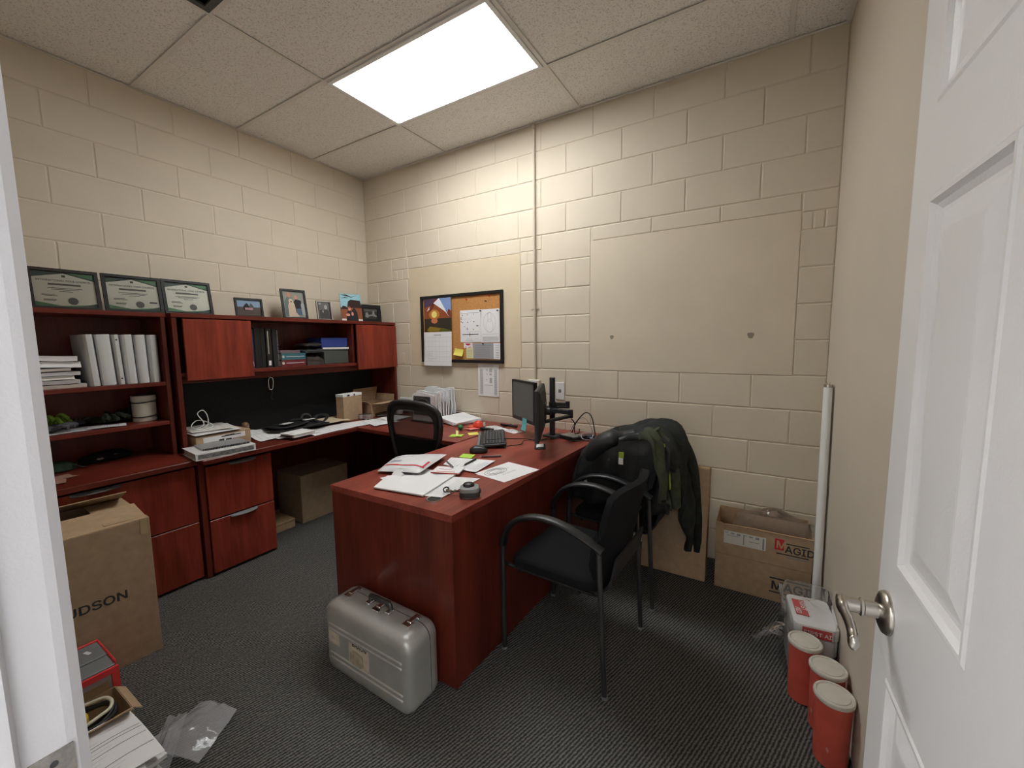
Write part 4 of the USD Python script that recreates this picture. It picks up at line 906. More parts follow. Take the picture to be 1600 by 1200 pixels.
framed('photo_print', 'unframed colour photo of two people under a spreading tree', 'photo', -.385, .205, .252, .235, .12, -.12, 0, M_blackm, 'photographs on the hutch top',
       [('sky', bar(0, 1, .5, .5), TEAL), ('tree', [(.3, .46), (.36, .72), (.5, .80), (.95, .78), (1, .60), (1, .46)], BRN), ('branch', [(0, .95), (.3, .97), (.55, .90), (.85, .97), (.55, .88), (.25, .92)], BRN), ('branch', [(0, .82), (.25, .88), (.45, .84), (.25, .85)], BRN), ('field', bar(0, 1, .10, .40), RUST), ('bush', [(0, .44), (.1, .56), (.26, .54), (.34, .44)], BRN), ('figure', [(.2, 0), (.28, .36), (.42, .46), (.52, .30), (.54, 0)], DK), ('figure', [(.46, 0), (.5, .4), (.64, .52), (.76, .34), (.8, 0)], DK), ('head', ell(.40, .46, .06, .07), SK), ('hair', ell(.41, .52, .05, .04), RUST), ('arm', ell(.31, .24, .09, .05), SK), ('arm', ell(.52, .28, .05, .07), SK)])
framed('framed_photo', 'wide thick black frame with a small grey dog photo', 'photo frame', -.135, .225, .172, .185, .10, -.10, .036, M_frameb, 'photographs on the hutch top',
       [('ground', bar(0, 1, 0, 1), GR3), ('wall', bar(0, 1, .72, .28), GR2), ('dog', [(.1, .2), (.16, .6), (.3, .62), (.36, .4), (.62, .45), (.66, .8), (.78, .84), (.80, .5), (.95, .3), (.9, .2), (.6, .3), (.3, .22)], GR1), ('dog', ell(.24, .2, .10, .08), GR1)])

# ---------------------------------------------------------------- books in the hutch's cubby
CZ = 1.2622
def comb(n, y0, x, z0, z1, r=.004):
    return cat_(*[cb((x, y0, z0 + (z1 - z0) * k / (n - 1)), (.005, .006, .0035), .001) for k in range(n)])
def upright(name, label, y0, y1, h, m, x1=.300, ring=None, lab=None):
    t = thing(name, label, 'book', (.18, (y0 + y1) / 2, CZ), 0, 'books upright in the hutch cubby')
    w = (y1 - y0)
    part(t, 'cover', cat_(rb(-.11, x1 - .18, -w / 2, -w / 2 + .003, 0, h, .001), rb(-.11, x1 - .18, w / 2 - .003, w / 2, 0, h, .001), rb(x1 - .183, x1 - .18, -w / 2 + .003, w / 2 - .003, 0, h, .001)), m)
    part(t, 'pages', rb(-.105, x1 - .188, -w / 2 + .0035, w / 2 - .0035, .003, h - .003, 0), M_paperg)
    if ring: part(t, 'comb_binding', cat_(*[comb(26, yy * w, x1 - .178, .012, h - .012) for yy in ring]), M_dsteel if ring != (.5,) else M_white)
    if lab: part(t, 'spine_label', rb(x1 - .1799, x1 - .1793, -w * .22, w * .22, .014, .05, 0), M_paper); 
    if lab == 2: part(t, 'spine_strip', rb(x1 - .1799, x1 - .1793, -w * .22, -w * .02, .10, h - .02, 0), M_chrome)
    return t
upright('binder', 'slim navy binder at the left end of the cubby books', -1.316, -1.288, .282, mat('navy_cover', (.018, .028, .085), .5), lab=1)
upright('comb_bound_book', 'left black comb bound book beside the navy binder', -1.285, -1.240, .292, M_black, ring=(-.28, .28))
upright('comb_bound_book', 'slim black book in the middle of the cubby books', -1.236, -1.204, .290, M_black, x1=.292)
upright('binder', 'black binder with a silver strip and white spine label', -1.200, -1.158, .290, M_black, x1=.296, lab=2)
upright('comb_bound_book', 'black book with white spiral edge, right end of the cubby books', -1.154, -1.118, .286, M_blackm, ring=(.5,))
def flat_book(label, x0, x1, y0, y1, z0, z1, m, title):
    t = thing('book', label, 'book', ((x0 + x1) / 2, (y0 + y1) / 2, z0), 0, 'books lying in the hutch cubby')
    a, b, h = (x1 - x0) / 2, (y1 - y0) / 2, z1 - z0
    part(t, 'cover', cat_(rb(-a, a, -b, b, 0, .004, .001), rb(-a, a, -b, b, h - .004, h, .001), rb(a - .004, a, -b, b, .004, h - .004, .001)), m)
    part(t, 'pages', rb(-a + .004, a - .0045, -b + .004, b - .004, .0042, h - .0042, 0), M_paperw)
    if title:
        part(t, 'spine_title', rb(a, a + .0005, -b * .62, b * .86, h * .44, h * .56, 0), M_lgrey)
        part(t, 'spine_emblem', yz(ext(Polygon(ell(-b * .85, h * .5, h * .2, h * .22)), 0, .0005), a), mat('pale_emblem', (.5, .55, .5), .6))
flat_book('maroon hardback at the bottom of the short stack', .10, .302, -1.098, -.900, CZ, CZ + .050, mat('maroon_cover', (.16, .018, .022), .45), True)
flat_book('teal hardback lying on the maroon one', .10, .302, -1.096, -.900, CZ + .0505, CZ + .100, mat('teal_cover', (.035, .15, .175), .45), True)
flat_book('thin mauve grey book lying on top of the teal one', .10, .295, -1.098, -.940, CZ + .1005, CZ + .124, mat('mauve_cover', (.15, .11, .12), .55), False)
def lump(name, label, cat, loc, sx, sy, sz, seed, m, group=None, squash=.0):
    t = thing(name, label, cat, loc, 0, group)
    s = trimesh.creation.icosphere(3); v = s.vertices.copy()
    n = meshkit.fbm(v * 1.8 + seed, 3, seed)
    v *= (1 + .42 * (n - .5))[:, None]; v *= (sx, sy, sz); v[:, 2] = np.where(v[:, 2] < -.55 * sz, -.55 * sz, v[:, 2]); v[:, 2] += .55 * sz
    s.vertices = v
    return t, s, m
M_leath = mat('dark_leather', (.055, .043, .038), .55, noise=(30, .25))
for k, (zz, ly, lab) in enumerate(((CZ, .15, 'dark leather case at the bottom between the two book stacks'), (CZ + .093, .165, 'dark grey folded cap lying on the leather case'), (CZ + .148, .14, 'brown curved cap on top of the leather case'))):
    t = thing('leather_case' if k == 0 else 'folded_cap', lab, 'case' if k == 0 else 'cap', (.20, -.812, zz), 0)
    hh = (.090, .052, .040)[k]
    def capf(u, v, k=k, hh=hh, ly=ly):
        return (-.10 + .20 * u, (v - .5) * ly, hh * (.30 + .70 * math.sin(PI * min(1, .12 + .76 * u)) * (.55 + .45 * v if k else .9)) * (1 - .35 * abs(2 * v - 1) ** 4) + .004 * math.sin(9 * v))
    g = grid(capf, 14, 14); vv = np.array(g.vertices); low = vv.copy(); low[:, 2] = np.minimum(vv[:, 2] - .004, .0 if k == 0 else .35 * vv[:, 2])
    n_ = 14; rings = [np.vstack([vv.reshape(n_, n_, 3)[i], low.reshape(n_, n_, 3)[i][::-1]]) for i in range(n_)]
    part(t, 'body', loft(rings), M_leath if k != 1 else mat('grey_cap_fabric', (.05, .05, .05), .8), smooth=50)
    part(t, 'stitching', tube([(.101, -ly * .42, hh * .33), (.103, 0, hh * .40), (.101, ly * .42, hh * .33)], .0016, 5), M_blackm)
t = thing('storage_box', 'grey green box under the white tray in the cubby', 'box', (.20, -.605, CZ)); part(t, 'body', rb(-.105, .100, -.128, .108, 0, .112, .003), mat('grey_green_board', (.065, .075, .065), .7)); part(t, 'lid', rb(-.108, .103, -.131, .110, .1125, .124, .002), mat('grey_green_board', (.065, .075, .065), .7))
t = thing('document_tray', 'thin white tray lying on the grey green box', 'tray', (.20, -.610, CZ + .1245)); part(t, 'base', rb(-.106, .108, -.140, .115, 0, .004, .001), M_white); part(t, 'rim', cat_(rb(.104, .108, -.140, .115, .0042, .016, .001), rb(-.106, -.102, -.140, .115, .0042, .016, .001), rb(-.102, .104, .111, .115, .0042, .016, .001)), M_white); part(t, 'clip', cb((.104, .095, .020), (.012, .018, .008), .002), M_chrome)
t = thing('storage_box', 'bright blue box on top of the white tray', 'box', (.20, -.612, CZ + .1415)); part(t, 'body', rb(-.10, .102, -.142, .108, 0, .070, .003), mat('cobalt_blue_board', (.022, .045, .22), .5)); part(t, 'lid', rb(-.102, .104, -.144, .110, .0705, .080, .002), mat('cobalt_blue_board', (.022, .045, .22), .5))

# hook hanging under the hutch shelf
t = thing('carabiner', 'steel carabiner with a black strap hanging under the hutch shelf', 'carabiner', (.335, -1.208, 1.10))
part(t, 'hook', tube([(0, -.004, .088), (0, .014, .085), (0, .020, .06), (0, .016, .02), (0, .006, -.002), (0, -.010, .004), (0, -.015, .03), (0, -.014, .07), (0, -.004, .088)], .0032, 8), M_chrome, smooth=60)
part(t, 'strap', tube([(0, .002, -.002), (.002, .006, -.03), (.0, -.002, -.06), (-.002, .010, -.082)], .007, 8, flat=(1, .4)), M_blackm, smooth=60)
part(t, 'hanger', tube([(-.015, -.004, .0895), (-.008, -.004, .094), (.004, -.004, .094), (.004, -.004, .082)], .002, 6), M_dsteel)

# ---------------------------------------------------------------- bookcase: binders, magazines, canister, gloves
SZ1, SZ2 = 1.2132, .9722
def binder(label, y0, y1, lean, h=.286, holes=False):
    w = y1 - y0
    t = thing('binder', label, 'binder', (.18, (y0 + y1) / 2, SZ1), 0, 'white binders on the bookcase shelf')
    def T(m): return mv(rot(m, lean, (1, 0, 0)), 0, 0, math.sin(abs(lean)) * w / 2)
    prof = [(-.118, -w / 2), (.105, -w / 2), (.118, -w / 2 + .006), (.124, -w * .22), (.125, 0), (.124, w * .22), (.118, w / 2 - .006), (.105, w / 2), (-.118, w / 2), (-.118, w / 2 - .003), (.104, w / 2 - .003), (.115, w / 2 - .0085), (.1215, 0), (.115, -w / 2 + .0085), (.104, -w / 2 + .003), (-.118, -w / 2 + .003)]
    part(t, 'cover', T(ext(Polygon(prof), 0, h)), M_binder, smooth=30)
    part(t, 'pages', T(rb(-.105, .09, -w / 2 + .004, w / 2 - .004, .006, h - .012, 0)), M_paperg)
    if holes:
        for z in (.035, h - .03): part(t, 'spine_rivet', T(cyl((.122, 0, z), (.1265, 0, z), .004, 10)), M_black)
M_binder = mat('white_vinyl_binder', (.60, .61, .61), .42)
binder('leftmost white binder, tilted against the magazine stack', -2.150, -2.108, .045)
binder('wide white binder, second from the left', -2.104, -2.040, .038)
binder('white binder with two dark rivets on its spine', -2.036, -2.004, .034, holes=True)
binder('white binder, fourth from the left', -2.000, -1.948, .024)
binder('wide white binder, fifth from the left', -1.945, -1.892, .012)
binder('rightmost white binder, next to the bookcase side', -1.889, -1.838, .004)
z = SZ1 + .0005
for k, (th, y1, lab) in enumerate(((.018, -2.165, 'bottom sheaf of the paper stack on the bookcase shelf'), (.020, -2.190, 'second sheaf from the bottom of the shelf paper stack'), (.016, -2.210, 'third sheaf from the bottom of the shelf paper stack'), (.018, -2.185, 'creased sheaf in the middle of the shelf paper stack'), (.014, -2.220, 'thin sheaf above the middle of the shelf paper stack'), (.030, -2.180, 'thick white catalogue second from the top of the shelf stack'), (.026, -2.190, 'curled white catalogue on top of the shelf paper stack'))):
    t = thing('paper_sheaf', lab, 'papers', (.18, y1 - .15, z), 0, 'paper stack on the bookcase shelf')
    n_ = 16
    def sf(u, v, k=k): return .002 * math.sin(4 * u + k) + (.020 * (1 - u) ** 2 if k >= 5 else .003 * (1 - u)) - (.006 * max(0, u - .8) * 5 * (k % 2))
    rings = []
    for u in np.linspace(0, 1, n_):
        a, y = sf(u, 0), -.15 + .30 * u
        lo = a if k else 0
        rings.append(np.array([(-.10, y, max(0, lo)), (.112 + .006 * (k % 3), y, max(0, lo)), (.112 + .006 * ((k + 1) % 3), y, max(0, lo) + th), (-.10, y, max(0, lo) + th)]))
    part(t, 'pages', loft(rings), (M_paperw, M_paperg, M_paperw, M_paperg, M_paperw, M_paper, M_paper)[k])
    part(t, 'cover', loft([r + np.array([0, 0, th + .0002 - 0]) if False else np.c_[r[:, 0] * 1.005, r[:, 1], np.where(np.arange(4) < 2, r[2:3, 2].repeat(4) + .0003, r[2:3, 2].repeat(4) + .0012)] for r in rings]), M_paper if k < 6 else mat('grey_catalogue_cover', (.30, .30, .31), .5))
    z += th + .0045
t = thing('canister', 'white canister wrapped with two dark cable straps', 'canister', (.185, -1.903, SZ2))
part(t, 'body', lathe([(0, 0), (.056, 0), (.058, .003), (.058, .128), (.056, .131), (0, .131)], 32), mat('ivory_plastic', (.66, .63, .55), .45), smooth=40)
part(t, 'lid', lathe([(.0585, .126), (.0600, .1275), (.0600, .154), (.058, .157), (0, .157)], 32), mat('ivory_plastic', (.66, .63, .55), .45), smooth=40)
for zz in (.030, .118): part(t, 'strap', cat_(tube([(.0625 * math.cos(a), .0625 * math.sin(a), zz + .003 * math.sin(2 * a)) for a in np.linspace(0, 2 * PI, 25)], .0035, 6, 1), tube([(.06, .02, zz), (.074, .028, zz + .004), (.078, .034, zz - .002)], .003, 6)), M_dsteel, smooth=60)
def glove(label, loc, rz, m, s=1.0, lift=.0):
    t = thing('work_glove', label, 'glove', loc, rz, 'work gloves on the bookcase shelf')
    fing = []
    for k, (a, l) in enumerate(((.32, .070), (.12, .082), (-.08, .080), (-.28, .066))):
        p = np.array([.05, .030 - .020 * k, .012]); q = p + np.array([math.cos(a) * l, math.sin(a) * l, .010 + lift * (k % 2)])
        fing.append(part(t, 'finger', tube([p * s, ((p + q) / 2 + (0, 0, .012 + lift)) * s, q * s], .010 * s, 8), m, smooth=60))
    part(t, 'thumb', tube([np.array((.005, .035, .012)) * s, np.array((.03, .062, .02 + lift)) * s, np.array((.062, .072, .012)) * s], .0115 * s, 8), m, smooth=60)
    part(t, 'palm', grid(lambda u, v: ((-.085 + .145 * u) * s, (v - .5) * .085 * s * (.8 + .2 * math.sin(PI * u)), (.006 + .022 * math.sin(PI * u) ** .5 * math.sin(PI * v) ** .5) * s), 12, 10, .008), m, smooth=60)
    part(t, 'cuff', tube([np.array((-.115, 0, .016)) * s, np.array((-.10, 0, .017)) * s, np.array((-.08, 0, .016)) * s], .030 * s, 12, flat=(1.15, .42)), m, smooth=60)
M_camo = mat('camouflage_cloth', (.022, .030, .018), .9, noise=(30, .75))
M_gglove = mat('grey_knit', (.10, .10, .115), .95, noise=(60, .4))
glove('lime green glove standing up at the left of the lower shelf', (.110, -2.315, SZ2 + .024), .6, mat('lime_knit', (.17, .28, .035), .9, noise=(40, .3)), .9, .03)
glove('grey knit glove at the front left of the lower shelf', (.210, -2.335, SZ2 + .012), 1.1, M_gglove, 1.0)
glove('grey knit glove crossed over at the back left of the shelf', (.090, -2.195, SZ2 + .010), 2.3, M_gglove, .9)
glove('camouflage glove lying in the middle of the lower shelf', (.12, -2.085, SZ2 + .012), .4, M_camo, 1.1, .012)
glove('camouflage glove nearest the white canister', (.085, -2.00, SZ2 + .016), 2.6, M_camo, 1.0, .02)
for (x, y, a, w, h, lab) in ((.215, -2.235, .1, .16, .20, 'large white sheet under the gloves on the lower shelf'), (.255, -2.095, -.25, .11, .16, 'narrow white sheet at the shelf edge below the camouflage gloves')):
    t = thing('paper_sheet', lab, 'paper', (x, y, SZ2 + .002 + (.004 if w < .13 else 0)), a, 'papers on the lower bookcase shelf'); part(t, 'sheet', sheet_mesh(w, h, .0014, lambda u, v: .001 * math.sin(5 * v)), M_paperg, smooth=40); part(t, 'print', ruled(w, h, [.8, .74, .5, .44], z=.0012, curl=lambda u, v: .001 * math.sin(5 * v)), M_grey)
t, s, m = lump('pouch', 'small dark green pouch on the file cabinet top', 'pouch', (.20, -2.300, .7575), .055, .075, .034, 3, M_camo); part(t, 'body', s, mat('dark_green_pouch', (.022, .045, .024), .9, noise=(30, .4)), smooth=True); part(t, 'cord', tube([(.03, .05, .03), (.05, .09, .012), (.03, .12, .006)], .003, 6), M_black)
t, s, m = lump('tool_pouch', 'black crumpled tool pouch at the back of the file cabinet top', 'pouch', (.12, -2.08, .7575), .05, .12, .036, 9, M_camo); part(t, 'body', s, M_blackf, smooth=True); part(t, 'buckle', cb((.048, -.04, .022), (.012, .03, .012), .003), M_steel); part(t, 'buckle', cb((.04, .03, .030), (.012, .022, .01), .003), M_greyp)
for k, (x, y, a, lab) in enumerate(((.395, -2.335, .3, 'reddish brown paper slip at the front of the file cabinet top'), (.47, -2.385, -.2, 'second brown slip on the file cabinet, half behind the jamb'))):
    t = thing('paper_slip', lab, 'paper', (x, y, .7578), a, 'brown slips on the file cabinet'); part(t, 'slip', sheet_mesh(.09, .13, .0006, lambda u, v: .010 * abs(u - .5)), mat('brown_slip', (.33, .17, .125), .8), smooth=40); part(t, 'print', ruled(.09, .13, [.7, .6], z=.0012, curl=lambda u, v: .010 * abs(u - .5)), M_grey)

# ---------------------------------------------------------------- papers and things on the desks
TZ = .7573
def quad_sheet(name, label, cat, q, z, thick=.0008, m=None, group='papers on the desks', wave=.0, lines=None, ink=None, pname='sheet', seed=1, nu=9, nv=9):
    """q: corners in order; the first edge is u"""
    q = np.array(q, float); c = q.mean(0); q = q - c
    t = thing(name, label, cat, (c[0], c[1], z + thick / 2), 0, group)
    def pos(u, v, dz=0):
        p = (q[0] * (1 - u) + q[1] * u) * (1 - v) + (q[3] * (1 - u) + q[2] * u) * v
        w = wave * meshkit.noise(np.array([[u * 2.6 + seed, v * 2.6, seed * 1.7]]), seed)[0] if wave else 0
        return (p[0], p[1], w + dz)
    part(t, pname, grid(lambda u, v: pos(u, v), nu, nv, thick), m or M_paper, smooth=40)
    def strip(u0, u1, v0, v1, dz): return grid(lambda a, b: pos(u0 + (u1 - u0) * a, v0 + (v1 - v0) * b, dz), 5, 2)
    if lines:
        ms = [strip(u0, u1, v, v + tv, thick / 2 + .0007) for (u0, u1, v, tv) in lines]
        for g in ms:
            if g.face_normals[:, 2].mean() < 0: g.invert()
        part(t, 'print', cat_(*ms), ink or M_lgrey)
    return t, pos
def textlines(n, v0, v1, seed, u0=.08, u1=.92, tv=.012):
    r = random.Random(seed); return [(u0, u0 + (u1 - u0) * r.uniform(.45, 1), v0 + (v1 - v0) * k / max(1, n - 1), tv) for k in range(n)]

# --- peninsula desk
quad_sheet('paper_sheet', 'large white sheet under the plastic mailer, nearest the desk front corner', 'paper', [(1.835, -1.50), (1.90, -1.26), (2.19, -1.31), (2.16, -1.545)], TZ, lines=textlines(8, .1, .9, 1))
quad_sheet('paper_sheet', 'white printed sheet sticking out beneath the tape measure', 'paper', [(2.192, -1.574), (2.122, -1.314), (2.285, -1.262), (2.284, -1.545)], TZ + .0024, lines=textlines(9, .08, .9, 2))
quad_sheet('paper_folder', 'white paper folder at the front edge of the desk', 'folder', [(1.934, -1.620), (1.862, -1.475), (2.150, -1.285), (2.207, -1.582)], TZ + .0050, thick=.006, group=None, m=M_paper)
quad_sheet('paper_sheet', 'white form with blue print under the black pen', 'paper', [(1.965, -1.17), (1.915, -1.04), (2.08, -1.00), (2.13, -1.18)], TZ, wave=.004, lines=textlines(8, .1, .9, 3))
quad_sheet('paper_sheet', 'printed form right of the black pen, corner over the next sheet', 'paper', [(2.085, -1.21), (2.062, -1.02), (2.19, -.985), (2.215, -1.205)], TZ + .0062, wave=.003, lines=textlines(9, .1, .9, 4), ink=mat('blue_ink', (.18, .22, .42), .7))
t, pos = quad_sheet('paper_sheet', 'single white drawing sheet near the right desk edge', 'paper', [(2.208, -1.208), (2.415, -1.245), (2.472, -.987), (2.257, -.949)], TZ, lines=[(.55, .62, .30 + .05 * k, .02) for k in range(8)] + [(.30, .34, .25 + .06 * k, .03) for k in range(8)])
part(t, 'drawing', cat_(*[tube([pos(.30 + r * math.cos(a) * .9, .35 + 1.25 * r * math.sin(a), .0014) for a in np.linspace(0, 2 * PI, 22)], .0009, 5, 1) for r in (.12, .17, .22)]), M_grey)

mq = np.array([(1.765, -1.455), (2.005, -1.395), (1.905, -1.065), (1.650, -1.225)])
mc = mq.mean(0)
t = thing('padded_mailer', 'white plastic mailer with a red stripe lying on the desk', 'envelope', (mc[0], mc[1], TZ + .0125), 0)
def mail(u, v, s):
    p = (mq[0] * (1 - u) + mq[1] * u) * (1 - v) + (mq[3] * (1 - u) + mq[2] * u) * v - mc
    e = (max(0, 1 - abs(2 * u - 1) ** 3.2) * max(0, 1 - abs(2 * v - 1) ** 3.2)) ** .55
    n = meshkit.fbm(np.array([[u * 5, v * 5, 2.0]]), 3, 31)[0] - .5
    return (p[0], p[1], s * .026 * e + s * .010 * n * e + (.012 * u if s < 0 else .012 * u))
part(t, 'pouch', cat_(grid(lambda u, v: mail(u, v, 1), 24, 24), grid(lambda u, v: mail(v, u, -1) if False else mail(1 - u, v, -.35), 24, 24)), mat('white_poly_mailer', (.74, .74, .75), .35, spec=.5), smooth=50)
def on_mail(u0, u1, v0, v1, d=.0012):
    g = grid(lambda a, b: tuple(np.array(mail(u0 + (u1 - u0) * a, v0 + (v1 - v0) * b, 1)) + (0, 0, d)), 20, 4)
    if g.face_normals[:, 2].mean() < 0: g.invert()
    return g
part(t, 'red_stripe', on_mail(.05, .98, .155, .195), M_redink, label='thin red stripe near the front edge')
part(t, 'red_stripe', on_mail(.93, .965, .16, .42), M_redink)
part(t, 'print', cat_(on_mail(.12, .40, .33, .36), on_mail(.12, .34, .40, .43), on_mail(.15, .5, .62, .64)), mat('blue_grey_ink', (.34, .36, .50), .7))
part(t, 'folded_flap', grid(lambda u, v: (.015 + .07 * u + .02, -.165 + .03 * v - .01 * u, -.004 + .022 * v * (1 - .6 * u)), 6, 6, .0015), mat('white_poly_mailer', (.74, .74, .75), .35), smooth=40)
t = thing('booklet', 'thin white booklet with a red edge under the silver pen', 'booklet', (2.085, -1.270, TZ + .0115), .35)
part(t, 'pages', rb(-.075, .075, -.048, .048, 0, .008, .001), M_paper); part(t, 'red_edge', rb(-.0755, .0755, -.0486, -.0478, .001, .006, 0), M_redink); part(t, 'cover_print', cat_(rb(-.05, .05, -.036, -.030, .0081, .0084, 0), rb(-.05, .02, .0, .004, .0081, .0084, 0)), M_redink)
t = thing('tape_measure', 'grey and black tape measure at the right desk edge', 'tape measure', (2.372, -1.462, TZ), .62)
tb = rrect(.086, .078, .022, 6); part(t, 'case', loft([np.c_[tb * .94, np.full(24, .0)], np.c_[tb, np.full(24, .006)], np.c_[tb, np.full(24, .034)], np.c_[tb * .93, np.full(24, .041)], np.c_[tb * .80, np.full(24, .0435)]]), mat('silver_grey_plastic', (.25, .26, .26), .38), smooth=40)
part(t, 'bumper', cat_(loft([np.c_[tb * 1.03, np.full(24, .004)], np.c_[tb * 1.045, np.full(24, .010)], np.c_[tb * 1.045, np.full(24, .020)], np.c_[tb * 1.02, np.full(24, .025)]])), mat('charcoal_rubber', (.035, .04, .04), .6), smooth=40)
part(t, 'lock_button', lathe([(.0, .043), (.026, .043), (.026, .048), (.021, .054), (.012, .057), (0, .0575)], 28, (-.004, .008, 0)), M_black, smooth=40)
part(t, 'thumb_lever', cb((.044, -.012, .026), (.012, .022, .018), .003), M_blackm)
t = thing('wrist_strap', 'short black looped strap with a brass clip beside the tape measure', 'strap', (2.285, -1.500, TZ + .0062), 0)
part(t, 'cord', tube([(.055, .025, .012), (.02, .01, .010), (0, .0, .008), (-.02, -.006, .006), (-.036, .006, .012), (-.032, .022, .016), (-.02, .024, .010), (-.026, .012, .005)], .0032, 6), M_black, smooth=60)
part(t, 'clip', cat_(cb((.0, .004, .009), (.024, .013, .012), .003, .3), cb((.024, .012, .012), (.012, .018, .01), .003, .3)), mat('worn_brass', (.30, .24, .16), .4, .7))
def pen(label, p, q, z, m, m2, cap=True):
    p, q = np.array([*p, 0.0]), np.array([*q, 0.0]); L = np.linalg.norm(q - p); d = (q - p) / L
    t = thing('pen', label, 'pen', (*((p + q) / 2)[:2], z), 0, 'pens on the desk')
    o = (p + q) / 2; f = lambda s: tuple(p - o + d * s * L + np.array([0, 0, .0056]))
    part(t, 'barrel', cyl(f(.10), f(.94), .0052, 12), m, smooth=40); part(t, 'tip', cyl(f(.0), f(.0999), .0010, 12, .005), m2, smooth=40); part(t, 'button', cyl(f(.9401), f(1.0), .0028, 10), m2)
    part(t, 'clip', cat_(tube([np.array(f(.93)) + (0, 0, .0062), np.array(f(.68)) + (0, 0, .0066)], .0012, 5, 1, smooth=False)), M_chrome)
pen('slim brown and silver pen lying by the mouse', (2.058, -.958), (2.170, -.880), TZ, mat('brown_pen_barrel', (.055, .03, .028), .35), M_chrome)
pen('thick black pen lying on the forms', (2.10, -1.155), (2.085, -1.022), TZ + .0085, M_black, M_dsteel)
pen('silver grey pen lying across the small booklet', (1.995, -1.175), (2.100, -1.245), TZ + .0205, M_greyp, M_chrome)
quad_sheet('sticky_note', 'lime green sticky note pad between the mouse and the papers', 'sticky note', [(1.953, -1.016), (2.032, -1.002), (2.008, -.928), (1.930, -.945)], TZ, thick=.004, m=M_lime, group=None)
t = thing('mouse', 'black computer mouse on the desk', 'mouse', (1.987, -.865, TZ), .55)
mr = []
for i, zz in ((.94, 0), (1, .004), (1, .012), (.93, .022), (.78, .031), (.5, .0365), (.2, .038)):
    r_ = rrect(.112 * i, .064 * i, .030 * i, 6); mr.append(np.c_[r_[:, 0] - .008 * (1 - i), r_[:, 1], zz + .006 * np.where(r_[:, 0] < 0, 1, .3) * (1 - i)])
part(t, 'shell', loft(mr), M_black, smooth=50); part(t, 'wheel', cyl((.022, -.004, .031), (.022, .004, .031), .009, 12), M_greyp); part(t, 'button_gap', rb(.02, .054, -.0006, .0006, .018, .0335, 0), M_blackm)
t = thing('keyboard', 'black keyboard tilted on its feet in front of the monitors', 'keyboard', (1.905, -.585, TZ + .016), math.radians(-56))
K = lambda m: rot(m, .055, (1, 0, 0))
part(t, 'base', K(rb(-.205, .205, -.085, .085, -.004, .014, .004)), M_black); part(t, 'palm_edge', K(rb(-.204, .204, -.104, -.0855, -.002, .010, .003)), M_greyp)
keys = [cb((-.19 + .0185 * i + .009 * (j % 2) * .5, .066 - .0205 * j, .0165), (.016, .0175, .006), .0015) for j in range(7) for i in range(21) if not (j == 6 and 5 < i < 12)] + [cb((-.026, -.057, .0165), (.118, .0175, .006), .0015)]
kp = part(t, 'keys', K(cat_(*keys)), mat('dark_key_plastic', (.026, .027, .028), .5)); stage.GetPrimAtPath(kp).SetCustomDataByKey('kind', 'stuff')
part(t, 'foot', K(cb((-.18, .07, -.012), (.03, .012, .016), .002)), M_black); part(t, 'foot', K(cb((.18, .07, -.012), (.03, .012, .016), .002)), M_black)

# --- small bright things where bridge and desk meet
quad_sheet('sticky_note', 'curled lime note at the left, leaning on a paler one', 'sticky note', [(1.56, -.64), (1.64, -.60), (1.61, -.53), (1.53, -.57)], TZ, thick=.0012, m=M_lime, group='loose sticky notes on the desk', wave=.006)
t = thing('sticky_note', 'pale yellow note standing bent behind the lime note', 'sticky note', (1.565, -.545, TZ), -.6, 'loose sticky notes on the desk'); part(t, 'sheet', grid(lambda u, v: ((u - .5) * .09, .02 * math.sin(PI * v) - .03 * u, .001 + .020 * v * (1.15 - u)), 8, 6, .001), mat('pale_yellow_note', (.74, .76, .30), .7), smooth=40)
quad_sheet('sticky_note', 'yellow note between the two pink notes', 'sticky note', [(1.60, -.475), (1.655, -.525), (1.705, -.475), (1.645, -.41)], TZ, thick=.0012, m=M_yel, group='loose sticky notes on the desk')
quad_sheet('sticky_note', 'pink note lying beside the keyboard', 'sticky note', [(1.685, -.44), (1.75, -.475), (1.785, -.40), (1.71, -.345)], TZ, thick=.0012, m=M_pink, group='loose sticky notes on the desk', wave=.010)
quad_sheet('sticky_note', 'coral pink note near the red dispenser', 'sticky note', [(1.50, -.38), (1.57, -.40), (1.605, -.33), (1.53, -.30)], TZ, thick=.0012, m=mat('coral_note', (.80, .24, .20), .7), group='loose sticky notes on the desk', wave=.012)
t = thing('ball', 'small green rubber ball on the bridge desk', 'ball', (1.487, -.415, TZ)); s = trimesh.creation.icosphere(3, .021); part(t, 'sphere', mv(s, 0, 0, .021), mat('green_rubber', (.035, .25, .085), .5), smooth=True)
t = thing('tape_dispenser', 'bright red domed dispenser on a red base near the wall', 'dispenser', (1.545, -.265, TZ), .3)
part(t, 'dome', lathe([(0, .008), (.040, .008), (.041, .014), (.036, .034), (.024, .048), (.010, .053), (0, .054)], 24), mat('orange_red_plastic', (.80, .075, .035), .35), smooth=40); part(t, 'base', mv(rbox(.13, .075, .0078, .02, .002), -.015, 0, 0), mat('orange_red_plastic', (.80, .075, .035), .35)); part(t, 'label', cb((.052, .006, .026), (.012, .03, .03), .002), M_white)
for k, (q, lab) in enumerate((([(1.60, -.25), (1.78, -.33), (1.82, -.24), (1.64, -.16)], 'white slip with black print next to the red dispenser'), ([(1.79, -.28), (1.92, -.33), (1.95, -.25), (1.82, -.20)], 'white card under the left monitor by the wall'))):
    quad_sheet('paper_slip', lab, 'paper', q, TZ + .0, thick=.006 if k == 0 else .003, m=M_paper, group='slips by the wall', lines=textlines(4, .2, .8, 40 + k, tv=.05), ink=M_ink)
t = thing('stapler', 'long black stapler lying in front of the white slips', 'stapler', (1.70, -.365, TZ), -.40)
